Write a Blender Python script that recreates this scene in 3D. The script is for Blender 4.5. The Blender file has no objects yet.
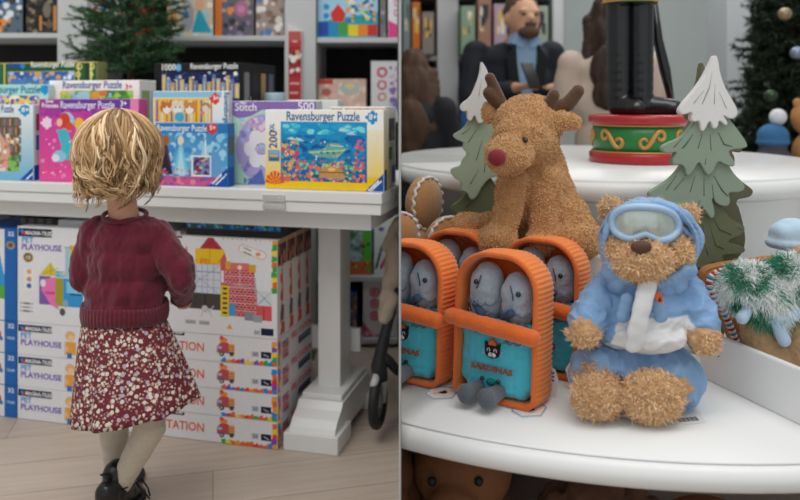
import bpy, bmesh, math, random
import numpy as np
from mathutils import Vector, Matrix, Euler, noise
PI = math.pi
S = bpy.context.scene
C = S.collection

# ---------------- camera, world, lights, exposure ----------------
HC, HZ, F = 1.10, 98.0, 750.0          # camera height, horizon row, focal length in pixels
cam_d = bpy.data.cameras.new('camera'); cam = bpy.data.objects.new('camera', cam_d); C.objects.link(cam)
cam.location = (0, 0, HC); cam.rotation_euler = (PI/2, 0, 0)
cam_d.sensor_width = 36; cam_d.lens = F/800*36; cam_d.shift_y = -(250-HZ)/800
cam_d.clip_start = 0.05
cam_d.dof.use_dof = True; cam_d.dof.focus_distance = 1.62; cam_d.dof.aperture_fstop = 2.6
S.camera = cam
w = bpy.data.worlds.new('world'); S.world = w; w.use_nodes = True
w.node_tree.nodes['Background'].inputs[0].default_value = (0.93, 0.97, 1.0, 1)
w.node_tree.nodes['Background'].inputs[1].default_value = 0.50
def area(name, loc, size, power, rot=(0,0,0), col=(1,0.97,0.93)):
    l = bpy.data.lights.new(name, 'AREA'); l.shape = 'RECTANGLE'; l.size = size[0]; l.size_y = size[1]
    l.energy = power; l.color = col
    o = bpy.data.objects.new(name, l); C.objects.link(o); o.location = loc; o.rotation_euler = rot
    return o
area('ceiling_light', (-1.3, 1.0, 3.0), (2.2, 1.6), 34, (math.radians(14), 0, 0))
area('ceiling_light', (-1.5, 3.2, 3.0), (2.4, 0.8), 14)
area('ceiling_light', (0.9, 1.0, 2.9), (1.6, 1.4), 19, (math.radians(12), 0, 0))
area('ceiling_light', (1.6, 3.9, 3.0), (2.2, 1.6), 26)
S.view_settings.view_transform = 'Standard'; S.view_settings.look = 'None'
S.view_settings.gamma = 1; S.view_settings.use_curve_mapping = False
S.view_settings.exposure = 0.32

# ---------------- helpers ----------------
def lin(c):
    c = c/255.0
    return c/12.92 if c <= 0.04045 else ((c+0.055)/1.055)**2.4
def hx(h):
    h = h.lstrip('#'); h = h if len(h) == 6 else ''.join(c*2 for c in h[:3]); return tuple(lin(int(h[i:i+2], 16)) for i in (0, 2, 4))
_m = {}
def mat(col, rough=0.55, bump=0.0, bscale=60.0, var=0.0, vscale=8.0, spec=0.4, sheen=0.0, metal=0.0, col2=None, coat=0.0):
    key = (col, rough, bump, bscale, var, vscale, spec, sheen, metal, col2, coat)
    if key in _m: return _m[key]
    m = bpy.data.materials.new('material_' + col.strip('#')); m.use_nodes = True
    n = m.node_tree.nodes; L = m.node_tree.links; b = n['Principled BSDF']
    b.inputs['Roughness'].default_value = rough
    b.inputs['Specular IOR Level'].default_value = spec
    b.inputs['Metallic'].default_value = metal
    b.inputs['Coat Weight'].default_value = coat
    if sheen: b.inputs['Sheen Weight'].default_value = sheen
    c = hx(col)
    tc = n.new('ShaderNodeTexCoord')
    no = n.new('ShaderNodeTexNoise'); no.inputs['Scale'].default_value = vscale; no.inputs['Detail'].default_value = 4
    L.new(tc.outputs['Object'], no.inputs['Vector'])
    mx = n.new('ShaderNodeMix'); mx.data_type = 'RGBA'
    v = max(var, 0.02)
    c2 = hx(col2) if col2 else tuple(min(1, x*(1+v)) for x in c)
    c1 = c if col2 else tuple(x*(1-v) for x in c)
    mx.inputs[6].default_value = (*c1, 1); mx.inputs[7].default_value = (*c2, 1)
    L.new(no.outputs['Fac'], mx.inputs[0]); L.new(mx.outputs[2], b.inputs['Base Color'])
    if bump:
        n2 = n.new('ShaderNodeTexNoise'); n2.inputs['Scale'].default_value = bscale; n2.inputs['Detail'].default_value = 3
        L.new(tc.outputs['Object'], n2.inputs['Vector'])
        bp = n.new('ShaderNodeBump'); bp.inputs['Strength'].default_value = bump; bp.inputs['Distance'].default_value = 0.004
        L.new(n2.outputs['Fac'], bp.inputs['Height']); L.new(bp.outputs['Normal'], b.inputs['Normal'])
    _m[key] = m; return m
def vmat(name, rough=0.4, spec=0.4, sheen=0.0, bump=0.0, bscale=200):
    if name in _m: return _m[name]
    m = bpy.data.materials.new(name); m.use_nodes = True
    n = m.node_tree.nodes; L = m.node_tree.links; b = n['Principled BSDF']
    a = n.new('ShaderNodeAttribute'); a.attribute_name = 'Col'
    L.new(a.outputs['Color'], b.inputs['Base Color'])
    b.inputs['Roughness'].default_value = rough; b.inputs['Specular IOR Level'].default_value = spec
    if sheen: b.inputs['Sheen Weight'].default_value = sheen
    if bump:
        tc = n.new('ShaderNodeTexCoord'); n2 = n.new('ShaderNodeTexNoise'); n2.inputs['Scale'].default_value = bscale
        L.new(tc.outputs['Object'], n2.inputs['Vector'])
        bp = n.new('ShaderNodeBump'); bp.inputs['Strength'].default_value = bump; bp.inputs['Distance'].default_value = 0.004
        L.new(n2.outputs['Fac'], bp.inputs['Height']); L.new(bp.outputs['Normal'], b.inputs['Normal'])
    _m[name] = m; return m
PRINT = vmat('printed_card', 0.45, 0.25)

def meta(o, label=None, cat=None, group=None, kind=None):
    if label: o['label'] = label
    if cat: o['category'] = cat
    if group: o['group'] = group
    if kind: o['kind'] = kind
    return o
def link(name, me, m=None, parent=None, loc=None, rz=0, smooth=False):
    o = bpy.data.objects.new(name, me); C.objects.link(o)
    if m is not None and not me.materials:
        for x in (m if isinstance(m, (list, tuple)) else [m]): me.materials.append(x)
    if smooth: me.polygons.foreach_set('use_smooth', [True]*len(me.polygons))
    if loc is not None: o.location = loc
    o.rotation_euler[2] = rz
    if parent: o.parent = parent
    return o
def obj(name, bm, m, parent=None, loc=None, rz=0, smooth=False):
    me = bpy.data.meshes.new(name); bm.normal_update(); bm.to_mesh(me); bm.free()
    return link(name, me, m, parent, loc, rz, smooth)
def empty(name, loc, label, cat, group=None, rz=0):
    o = bpy.data.objects.new(name, None); C.objects.link(o); o.location = loc; o.rotation_euler[2] = rz
    o.empty_display_size = 0.05
    return meta(o, label, cat, group)
def BM(): return bmesh.new()
def mt_(rot=None, tr=(0,0,0)):
    return Matrix.Translation(Vector(tr)) @ (rot.to_matrix().to_4x4() if rot is not None else Matrix())
def bx(bm, x0, x1, y0, y1, z0, z1, bevel=0.0, mi=0, M=None, seg=2):
    r = bmesh.ops.create_cube(bm, size=1)
    vs = r['verts']
    for v in vs:
        v.co = Vector(((x0+x1)/2+v.co.x*(x1-x0), (y0+y1)/2+v.co.y*(y1-y0), (z0+z1)/2+v.co.z*(z1-z0)))
        if M: v.co = M @ v.co
    fs = list({f for v in vs for f in v.link_faces})
    for f in fs: f.material_index = mi
    if bevel:
        es = list({e for v in vs for e in v.link_edges})
        bmesh.ops.bevel(bm, geom=es, offset=bevel, segments=seg, affect='EDGES', profile=0.5)
def boxobj(name, x0, x1, y0, y1, z0, z1, m, parent=None, bevel=0.002, loc=None, rz=0):
    bm = BM(); bx(bm, x0, x1, y0, y1, z0, z1, bevel); return obj(name, bm, m, parent, loc, rz)
def ell(bm, c, r, rot=None, seg=20, mi=0):
    R = rot.to_matrix() if rot is not None else Matrix.Identity(3)
    if not hasattr(r, '__len__'): r = (r, r, r)
    c = Vector(c); nv = max(8, seg//2+2); rings = []
    f_ = lambda x, y, z: bm.verts.new(c + R @ Vector((x*r[0], y*r[1], z*r[2])))
    top, bot = f_(0, 0, 1), f_(0, 0, -1)
    for i in range(1, nv):
        th = PI*i/nv; rings.append([f_(math.sin(th)*math.cos(2*PI*k/seg), math.sin(th)*math.sin(2*PI*k/seg), math.cos(th)) for k in range(seg)])
    fs = []
    for k in range(seg):
        k2 = (k+1) % seg
        fs.append(bm.faces.new((top, rings[0][k], rings[0][k2]))); fs.append(bm.faces.new((bot, rings[-1][k2], rings[-1][k])))
        for i in range(nv-2): fs.append(bm.faces.new((rings[i][k], rings[i+1][k], rings[i+1][k2], rings[i][k2])))
    for f in fs: f.material_index = mi; f.smooth = True
def cap(bm, p0, p1, r0, r1, n=6, seg=14):
    p0, p1 = Vector(p0), Vector(p1)
    for i in range(n+1):
        t = i/n; ell(bm, p0.lerp(p1, t), r0+(r1-r0)*t, seg=seg)
def tube(bm, pts, rad, sides=8, caps=True, mi=0, flat=1.0):
    pts = [Vector(p) for p in pts]; n = len(pts)
    rs = rad if hasattr(rad, '__len__') else [rad]*n
    rings = []; up = None
    for i, p in enumerate(pts):
        t = (pts[min(i+1, n-1)]-pts[max(i-1, 0)])
        if t.length < 1e-9: t = Vector((0,0,1))
        t.normalize()
        if up is None:
            up = Vector((0,0,1)) if abs(t.z) < 0.9 else Vector((1,0,0))
        a = up - t*up.dot(t)
        if a.length < 1e-5: a = t.orthogonal()
        a.normalize(); b = t.cross(a); up = a
        rings.append([bm.verts.new(p+(a*math.cos(2*PI*k/sides)*flat+b*math.sin(2*PI*k/sides))*max(rs[i],1e-5)) for k in range(sides)])
    for i in range(n-1):
        for k in range(sides):
            f = bm.faces.new((rings[i][k], rings[i][(k+1)%sides], rings[i+1][(k+1)%sides], rings[i+1][k])); f.material_index = mi; f.smooth = True
    if caps:
        f = bm.faces.new(rings[0][::-1]); f.material_index = mi
        f = bm.faces.new(rings[-1]); f.material_index = mi
def prism(bm, pts, y0, y1, mi=0, M=None):
    """outline in x,z extruded along y"""
    a = [bm.verts.new((p[0], y0, p[1])) for p in pts]; b = [bm.verts.new((p[0], y1, p[1])) for p in pts]
    n = len(pts)
    fs = [bm.faces.new(a), bm.faces.new(b[::-1])]
    for i in range(n): fs.append(bm.faces.new((a[i], b[i], b[(i+1)%n], a[(i+1)%n])))
    for f in fs: f.material_index = mi
    if M:
        for v in a+b: v.co = M @ v.co
    return fs
def lathe(bm, prof, c=(0,0), seg=64, a0=0, a1=2*PI, mi=0):
    full = abs(a1-a0-2*PI) < 1e-6; n = seg if full else seg+1
    rings = [[bm.verts.new((c[0]+r*math.cos(a0+(a1-a0)*k/seg), c[1]+r*math.sin(a0+(a1-a0)*k/seg), z)) for k in range(n)] for r, z in prof]
    for i in range(len(prof)-1):
        for k in range(seg):
            k2 = (k+1) % n
            f = bm.faces.new((rings[i][k], rings[i][k2], rings[i+1][k2], rings[i+1][k])); f.material_index = mi; f.smooth = True
def evalmesh(o):
    dg = bpy.context.evaluated_depsgraph_get(); dg.update()
    return bpy.data.meshes.new_from_object(o.evaluated_get(dg))
def blob(name, fn, m, parent=None, voxel=0.004, smooth=6, disp=0.0, dsc=0.02, disp2=0.0, dsc2=0.006, loc=None, rz=0, color=None, stretch=(1,1,1), clip=None, ridge=False):
    """voxel-merged soft body made from the shapes fn draws, with procedural surface relief"""
    bm = BM(); fn(bm)
    me = bpy.data.meshes.new(name); bm.to_mesh(me); bm.free()
    o = bpy.data.objects.new(name, me); C.objects.link(o)
    r = o.modifiers.new('r', 'REMESH'); r.mode = 'VOXEL'; r.voxel_size = voxel; r.use_smooth_shade = True
    if smooth:
        s = o.modifiers.new('s', 'SMOOTH'); s.factor = 0.5; s.iterations = smooth
    me2 = evalmesh(o); bpy.data.objects.remove(o); bpy.data.meshes.remove(me); me2.name = name
    n = len(me2.vertices)
    if disp or disp2:
        co = np.empty(n*3, np.float32); me2.vertices.foreach_get('co', co); co = co.reshape(-1, 3)
        no = np.empty(n*3, np.float32); me2.vertices.foreach_get('normal', no); no = no.reshape(-1, 3)
        d = np.zeros(n, np.float32); sx, sy, sz = stretch
        for i in range(n):
            x, y, z = co[i]
            p = Vector((x*sx, y*sy, z*sz)); v = 0
            if disp: v += disp*noise.noise(p/dsc) if not ridge else disp*(.35-1.6*abs(noise.noise(p/dsc)))
            if disp2: v += disp2*noise.noise(p/dsc2+Vector((7, 3, 1)))
            d[i] = v
        co += no*d[:, None]
        me2.vertices.foreach_set('co', co.reshape(-1))
    if color:
        at = me2.color_attributes.new('Col', 'FLOAT_COLOR', 'POINT')
        arr = []
        for v in me2.vertices: arr += [*color(v.co), 1.0]
        at.data.foreach_set('color', arr)
    if clip:
        b = BM(); b.from_mesh(me2)
        for (pc, pn) in clip:
            bmesh.ops.bisect_plane(b, geom=b.verts[:]+b.edges[:]+b.faces[:], plane_co=Vector(pc), plane_no=Vector(pn), clear_outer=True)
        b.to_mesh(me2); b.free()
    me2.materials.clear()
    oo = link(name, me2, m, parent, loc, rz, smooth=True)
    me2.update()
    return oo
def fur(name, src, m, parent, n, length, wid=0.0006, gravity=0.0, jitter=0.5, seed=1, keep=None, c1='#c09a70', c2='#8c6238', cfn=None, droop=Vector((0,0,-1)), curl=0.0):
    """short tapered strands over the surface of src (child mesh, same space)"""
    rnd = random.Random(seed); me = src.data; me.calc_loop_triangles()
    tris = [t for t in me.loop_triangles]; ar = np.array([t.area for t in tris]); ar = ar/ar.sum()
    rs = np.random.RandomState(seed); idx = rs.choice(len(tris), n, p=ar)
    V = []; Fc = []; Cc = []
    a1, a2 = Vector(hx(c1)), Vector(hx(c2))
    for i in idx:
        t = tris[i]; a, b, c = (me.vertices[k].co for k in t.vertices)
        u, v = rnd.random(), rnd.random()
        if u+v > 1: u, v = 1-u, 1-v
        p = a+(b-a)*u+(c-a)*v
        if keep and not keep(p): continue
        nn = t.normal
        d = (nn + Vector((rnd.gauss(0, jitter), rnd.gauss(0, jitter), rnd.gauss(0, jitter))) + droop*gravity).normalized()
        L = length*rnd.uniform(0.6, 1.2)
        s = d.cross(Vector((0, -1, 0.2)))
        if s.length < 1e-4: s = Vector((1, 0, 0))
        s.normalize(); s *= wid*rnd.uniform(0.7, 1.5)
        mid = p + d*L*0.55 + droop*gravity*L*0.1
        tip = p + d*L*0.9 + droop*gravity*L*0.45 + Vector((rnd.gauss(0,1), rnd.gauss(0,1), rnd.gauss(0,1)))*L*curl
        k = len(V); base = p - nn*0.001
        V += [base-s, base+s, mid-s*0.8, mid+s*0.8, tip]
        Fc += [(k, k+1, k+3, k+2), (k+2, k+3, k+4)]
        q = cfn(p, rnd) if cfn else a1.lerp(a2, rnd.random())
        Cc += [(*q, 1.0)]*5
    mesh = bpy.data.meshes.new(name); mesh.from_pydata([tuple(v) for v in V], [], Fc)
    at = mesh.color_attributes.new('Col', 'FLOAT_COLOR', 'POINT')
    at.data.foreach_set('color', np.array(Cc, np.float32).reshape(-1))
    return link(name, mesh, m, parent)
def textmesh(body, size, m, parent, name='lettering', loc=(0,0,0), rot=(PI/2,0,0), align='LEFT', width=None, bold=0.0, ext=0.0002, shear=0.0, label=None):
    cu = bpy.data.curves.new(name, 'FONT'); cu.body = body; cu.size = size; cu.align_x = align; cu.extrude = ext
    cu.offset = bold; cu.resolution_u = 3; cu.shear = shear
    o = bpy.data.objects.new(name, cu); C.objects.link(o)
    me = evalmesh(o); bpy.data.objects.remove(o)
    if width:
        xs = [v.co.x for v in me.vertices]
        if xs:
            k = width/(max(xs)-min(xs))
            for v in me.vertices: v.co.x *= k
    me.materials.clear()
    t = link(name, me, m, parent, loc); t.rotation_euler = rot
    if label: t['label'] = label
    return t
def P(px, py, d):
    return Vector(((px-400)/F*d, d, HC-(py-HZ)/F*d))
def k_(d): return d/F
def clipx(o, x, keep_right=True):
    """trim the world-space half of a mesh thing (and its children) beyond the dividing wall"""
    bpy.context.view_layer.update()
    for c in [o]+list(o.children_recursive):
        if c.type != 'MESH': continue
        c.data = c.data.copy()
        M = c.matrix_world.inverted(); pc = M @ Vector((x, 0, 0)); pn = (c.matrix_world.to_3x3().transposed() @ Vector((1, 0, 0))).normalized()
        b = BM(); b.from_mesh(c.data)
        g = b.verts[:]+b.edges[:]+b.faces[:]
        r = bmesh.ops.bisect_plane(b, geom=g, plane_co=pc, plane_no=pn, clear_inner=keep_right, clear_outer=not keep_right)
        es = [e for e in r['geom_cut'] if isinstance(e, bmesh.types.BMEdge)]
        if es:
            try: bmesh.ops.holes_fill(b, edges=es, sides=0)
            except Exception: pass
        b.to_mesh(c.data); b.free()
    bpy.context.view_layer.update()
    for c in list(o.children_recursive)[::-1]:
        if c.type == 'MESH' and len(c.data.vertices) == 0: bpy.data.objects.remove(c)
def copytree(o, parent=None):
    c = o.copy(); C.objects.link(c); c.parent = parent
    if parent: c.matrix_parent_inverse = o.matrix_parent_inverse.copy()
    for ch in list(o.children): copytree(ch, c)
    return c

# ---------- procedural prints: colour grids built as thin card meshes ----------
class Art:
    def __init__(s, x0, y0, x1, y1, bg, sc=1.6):
        s.x0, s.y0, s.x1, s.y1, s.sc = x0, y0, x1, y1, sc
        s.w = max(2, int(round((x1-x0)*sc))); s.h = max(2, int(round((y1-y0)*sc)))
        s.a = np.zeros((s.h, s.w, 3), np.float32); s.a[:] = hx(bg)
        s.X, s.Y = np.meshgrid(x0+(np.arange(s.w)+.5)/s.w*(x1-x0), y0+(np.arange(s.h)+.5)/s.h*(y1-y0))
    def m(s, mask, c): s.a[mask] = hx(c) if isinstance(c, str) else c; return s
    def rect(s, a, b, c, d, col): return s.m((s.X >= a) & (s.X < c) & (s.Y >= b) & (s.Y < d), col)
    def circ(s, cx, cy, rx, ry, col): return s.m(((s.X-cx)/rx)**2+((s.Y-cy)/(ry or rx))**2 < 1, col)
    def ring(s, cx, cy, r0, r1, col):
        q = np.hypot(s.X-cx, s.Y-cy); return s.m((q < r1) & (q > r0), col)
    def poly(s, pts, col):
        ins = np.zeros(s.X.shape, bool); n = len(pts)
        for i in range(n):
            xa, ya = pts[i]; xb, yb = pts[(i+1) % n]
            if ya == yb: continue
            c = ((ya > s.Y) != (yb > s.Y)) & (s.X < (xb-xa)*(s.Y-ya)/(yb-ya)+xa)
            ins ^= c
        return s.m(ins, col)
    def line(s, pts, wd, col):
        mk = np.zeros(s.X.shape, bool)
        for (xa, ya), (xb, yb) in zip(pts[:-1], pts[1:]):
            L2 = (xb-xa)**2+(yb-ya)**2+1e-9
            t = np.clip(((s.X-xa)*(xb-xa)+(s.Y-ya)*(yb-ya))/L2, 0, 1)
            mk |= np.hypot(s.X-xa-t*(xb-xa), s.Y-ya-t*(yb-ya)) < wd/2
        return s.m(mk, col)
    def vgrad(s, a, b, c, d, c0, c1):
        mk = (s.X >= a) & (s.X < c) & (s.Y >= b) & (s.Y < d); t = ((s.Y-b)/(d-b))[..., None]
        g = np.array(hx(c0))*(1-t)+np.array(hx(c1))*t; s.a[mk] = g[mk]; return s
    def blobs(s, a, b, c, d, cols, n, r0, r1, seed=0, asp=1.0):
        rr = random.Random(seed)
        for _ in range(n):
            r = rr.uniform(r0, r1); s.circ(rr.uniform(a, c), rr.uniform(b, d), r*asp, r, rr.choice(cols))
        # keep the blobs inside the rectangle by construction of the callers
        return s
    def clipblobs(s, a, b, c, d, cols, n, r0, r1, seed=0, asp=1.0):
        keep = s.a.copy(); s.blobs(a, b, c, d, cols, n, r0, r1, seed, asp)
        mk = ~((s.X >= a) & (s.X < c) & (s.Y >= b) & (s.Y < d)); s.a[mk] = keep[mk]; return s
    def jit(s, amt=0.08, seed=0):
        rs = np.random.RandomState(seed); s.a *= 1+amt*(rs.rand(s.h, s.w, 1)-.5)*2; return s
    def bricks(s, a, b, c, d, bw, bh, c1, c2):
        row = np.floor((s.Y-b)/bh); xx = (s.X-a+row*bw/2) % bw; yy = (s.Y-b) % bh
        mk = (s.X >= a) & (s.X < c) & (s.Y >= b) & (s.Y < d)
        s.a[mk] = hx(c1); s.a[mk & ((xx < bw*0.18) | (yy < bh*0.28))] = hx(c2); return s
    def piece(s, cx, cy, r, col):   # a jigsaw piece badge
        s.rect(cx-r, cy-r, cx+r, cy+r, col); s.circ(cx-r*1.15, cy, r*.45, r*.4, col); s.circ(cx, cy+r*1.2, r*.45, r*.4, col)
        return s.circ(cx, cy-r*1.15, r*.4, r*.4, col)
    def mesh(s, name, W, H, parent, loc=(0,0,0), rot=(0,0,0), m=None):
        """card of size W x H standing in the local x-z plane, facing -y"""
        xs = np.linspace(0, W, s.w+1); zs = np.linspace(H, 0, s.h+1)
        gx, gz = np.meshgrid(xs, zs); n = gx.size
        co = np.zeros((n, 3), np.float32); co[:, 0] = gx.ravel(); co[:, 2] = gz.ravel()
        i = (np.arange(s.h)[:, None]*(s.w+1)+np.arange(s.w)[None, :]).ravel()
        q = np.stack([i, i+s.w+1, i+s.w+2, i+1], 1).astype(np.int32)
        me = bpy.data.meshes.new(name); me.vertices.add(n); me.vertices.foreach_set('co', co.ravel())
        me.loops.add(q.size); me.loops.foreach_set('vertex_index', q.ravel())
        me.polygons.add(len(q)); me.polygons.foreach_set('loop_start', np.arange(0, q.size, 4, dtype=np.int32))
        me.update(calc_edges=True)
        at = me.color_attributes.new('Col', 'FLOAT_COLOR', 'CORNER')
        cc = np.ones((len(q), 4, 4), np.float32); cc[:, :, :3] = s.a.reshape(-1, 1, 3)
        at.data.foreach_set('color', cc.ravel())
        o = link(name, me, m or PRINT, parent, loc); o.rotation_euler = rot
        return o
WHITE = mat('#e4e4e3', 0.35, var=0.02)
WHITE2 = mat('#dfe0df', 0.3, bump=0.03, bscale=8, var=0.02)
BLACK = mat('#151516', 0.5)
# ================= the setting =================
def floor_mat():
    m = bpy.data.materials.new('pale_oak_vinyl'); m.use_nodes = True
    n = m.node_tree.nodes; L = m.node_tree.links; b = n['Principled BSDF']
    tc = n.new('ShaderNodeTexCoord'); mp = n.new('ShaderNodeMapping'); mp.inputs['Rotation'].default_value = (0, 0, math.radians(-14))
    L.new(tc.outputs['Object'], mp.inputs[0])
    mp2 = n.new('ShaderNodeMapping'); mp2.inputs['Scale'].default_value = (1.2, 14, 1); L.new(mp.outputs[0], mp2.inputs[0])
    no = n.new('ShaderNodeTexNoise'); no.inputs['Scale'].default_value = 3.0; no.inputs['Detail'].default_value = 6; L.new(mp2.outputs[0], no.inputs[0])
    br = n.new('ShaderNodeTexBrick'); br.inputs['Scale'].default_value = 1.0; br.inputs['Brick Width'].default_value = 1.3; br.inputs['Row Height'].default_value = 0.19
    br.inputs['Mortar Size'].default_value = 0.0015; br.inputs['Color1'].default_value = (*hx('#c3b3a5'), 1); br.inputs['Color2'].default_value = (*hx('#b8a89a'), 1); br.inputs['Mortar'].default_value = (*hx('#8f8276'), 1)
    L.new(mp.outputs[0], br.inputs[0])
    mx = n.new('ShaderNodeMix'); mx.data_type = 'RGBA'; mx.blend_type = 'MULTIPLY'; mx.inputs[0].default_value = 0.6
    cr = n.new('ShaderNodeValToRGB'); cr.color_ramp.elements[0].position = .3; cr.color_ramp.elements[0].color = (.72, .70, .68, 1); cr.color_ramp.elements[1].position = .7; cr.color_ramp.elements[1].color = (1, 1, 1, 1)
    L.new(no.outputs['Fac'], cr.inputs[0]); L.new(br.outputs['Color'], mx.inputs[6]); L.new(cr.outputs[0], mx.inputs[7]); L.new(mx.outputs[2], b.inputs['Base Color'])
    b.inputs['Roughness'].default_value = 0.5; return m
bm = BM(); bx(bm, -3.2, 3.4, -0.5, 6.6, -0.05, 0); meta(obj('floor', bm, floor_mat()), kind='structure')
GW = mat('#c4ccca', 0.7, var=0.01)
bm = BM(); bx(bm, -3.2, 3.4, 6.5, 6.6, 0, 3.1); meta(obj('wall_back', bm, GW), kind='structure')
bm = BM(); bx(bm, -3.3, -3.2, -0.5, 6.6, 0, 3.1); meta(obj('wall_left', bm, GW), kind='structure')
bm = BM(); bx(bm, 3.4, 3.5, -0.5, 6.6, 0, 3.1); meta(obj('wall_right', bm, GW), kind='structure')
bm = BM(); bx(bm, -0.0013, 0.0013, 1.16, 6.5, 0, 3.1); meta(obj('wall_divider', bm, mat('#b9b9b7', 0.6)), kind='structure')

# ================= left room =================
A14 = math.radians(14)
FT = (Vector((-0.0528, 2.2)), A14)          # frame of the table front
FS = (Vector((0.0, 3.3)), 0.0)              # frame of the back shelves
def LS(px, wv, fr=FT):
    k = (px-400)/F; c, a = fr; ca, sa = math.cos(a), math.sin(a)
    s = (k*(c.y+wv*ca)-c.x-wv*sa)/(ca+k*sa); return s, c.y-s*sa+wv*ca
def LW(s, wv, z=0, fr=FT):
    c, a = fr; ca, sa = math.cos(a), math.sin(a)
    return Vector((c.x+s*ca+wv*sa, c.y-s*sa+wv*ca, z))
def LZ(px, py, wv, fr=FT):
    s, Y = LS(px, wv, fr); return HC-(py-HZ)/F*Y
def py_of(z, Y): return HZ+(HC-z)/Y*F
def carton(name, label, cat, group, pxl, pxr, pytop, z0, wv, depth, body, draw=None, bg='#ffffff', texts=(), fr=FT, side=None, sidetexts=(), sc=1.6, extra=0.0, leftside=None, pside='pxr', top=None):
    s0, Y0 = LS(pxl, wv, fr); s1, Y1 = LS(pxr, wv, fr); z0 = z0+.0006
    W = s1-s0; H = HC-(pytop-HZ)/F*Y1-z0
    pb = py_of(z0, Y1)
    bm = BM(); bx(bm, 0, W, 0, depth, 0, H, 0.0015, seg=1)
    o = obj(name, bm, mat(body, 0.45, spec=0.3, var=0.03), loc=LW(s0, wv, z0, fr), rz=-fr[1]+extra)
    meta(o, label, cat, group)
    fx = lambda px: (px-pxl)/(pxr-pxl)*W
    fz = lambda py: (pb-py)/(pb-pytop)*H
    if draw:
        a = Art(pxl, pytop, pxr, pb, bg, sc); draw(a); a.jit(0.05, int(abs(pxl)))
        a.mesh('printed_front', W-0.003, H-0.003, o, (0.0015, -0.0006, 0.0015))
    for t in texts:
        body_, px, py, sz, col = t[:5]; wd = t[5] if len(t) > 5 else None; rot = t[6] if len(t) > 6 else 0
        e = Euler((PI/2, 0, 0)) if not rot else Euler((PI/2, rot, 0))
        textmesh(body_, sz*1.4/(pb-pytop)*H, mat(col, 0.5, spec=0.2), o, 'lettering', (fx(px), -0.0012, fz(py)), e, width=wd/(pxr-pxl)*W if wd else None, bold=0.0004)
    if side:     # drawn right-hand side; x runs 0..100 along the depth, y 0..100 downwards
        a = Art(0, 0, 100, 100, body, 0.5); side(a); a.jit(0.05, 3)
        a.mesh('printed_side', depth-0.003, H-0.003, o, (W+0.0006, 0.0015, 0.0015), (0, 0, PI/2))
        for t in sidetexts:
            textmesh(t[0], t[3], mat(t[4], .5), o, 'lettering', (W+0.0012, t[1]*depth, t[2]*H), Euler((PI/2, 0, PI/2)), bold=0.0004)
    return o

# --- the white display table ---
TT = 0.82
tb = empty('display_table', LW(-0.9, 0.4, 0), 'long white display table with a thick stepped top and trestle foot, covered in puzzle boxes', 'table')
def tpart(name, bm, m=WHITE):
    o = obj(name, bm, m); o.rotation_euler[2] = -A14; o.location = LW(0, 0, 0)
    bpy.context.view_layer.update(); mw = o.matrix_world.copy(); o.parent = tb; o.matrix_parent_inverse = tb.matrix_world.inverted(); o.matrix_world = mw
    return o
bpy.context.view_layer.update()
bm = BM(); bx(bm, -1.72, 0, 0, 0.70, 0.787, TT, 0.003); bx(bm, -1.72, -0.004, 0.004, 0.695, 0.754, 0.786, 0.002); ttop = tpart('table_top', bm)
bm = BM(); bx(bm, -1.70, LS(371, .05)[0], 0.05, 0.65, 0.70, 0.754, 0.002); tpart('apron', bm)
sL, _ = LS(318, .24); pw = 0.078
bm = BM(); bx(bm, sL, sL+pw, 0.24, 0.35, 0.10, 0.70, 0.003); tpart('leg', bm)
sc_ = sL+pw/2
bm = BM(); pr = [(0.075, 0.05), (0.085, 0.068), (0.105, 0.088), (0.14, 0.105), (0.16, 0.125), (0.44, 0.125), (0.47, 0.10), (0.505, 0.08), (0.52, 0.05), (0.52, 0.03), (0.075, 0.03)]
prism(bm, [(p[0], p[1]) for p in pr], -0.075, 0.075, M=Matrix.Translation((sc_, 0, 0)) @ Matrix(((0, 1, 0, 0), (1, 0, 0, 0), (0, 0, 1, 0), (0, 0, 0, 1))))
bmesh.ops.recalc_face_normals(bm, faces=bm.faces[:])
bx(bm, sc_-0.09, sc_+0.09, 0.065, 0.20, 0, 0.055, 0.003); bx(bm, sc_-0.09, sc_+0.09, 0.42, 0.55, 0, 0.055, 0.003)
bx(bm, sc_-0.068, sc_+0.068, 0.17, 0.44, 0.125, 0.143, 0.003); tpart('trestle_foot', bm)
bm = BM(); bx(bm, -1.66, sL+pw+.03, 0.365, 0.385, 0.22, 0.30, 0.002); tpart('stretcher', bm)
bm = BM(); bx(bm, -1.68, -1.68+pw, 0.24, 0.35, 0.0, 0.70, 0.003); tpart('leg', bm)
# two small joint plates on the edge
for (pa, pb_, ya, yb) in ((263, 285, 194, 201), (263, 285, 203.5, 209)):
    s0, Y = LS(pa, 0); s1, _ = LS(pb_, 0); bm = BM()
    bx(bm, s0, s1, -0.004, 0.004, HC-(yb-HZ)/F*Y, HC-(ya-HZ)/F*Y, 0.001)
    for q in (.2, .5, .8): ell(bm, (s0+(s1-s0)*q, -0.004, HC-((ya+yb)/2-HZ)/F*Y), 0.0022, seg=8)
    tpart('joint_plate', bm, mat('#cfcfcd', .3, metal=.3))
clipx(tb, -0.002, keep_right=False)

def corner(a, x1, y1, n=18):
    a.poly([(x1-n, y1), (x1, y1-n), (x1, y1)], '#1653a8'); a.line([(x1-n*.62, y1-1.5), (x1-2, y1-n*.62)], 1.3, '#e6eef8')
G1 = 'puzzle boxes displayed on the white table'
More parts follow.
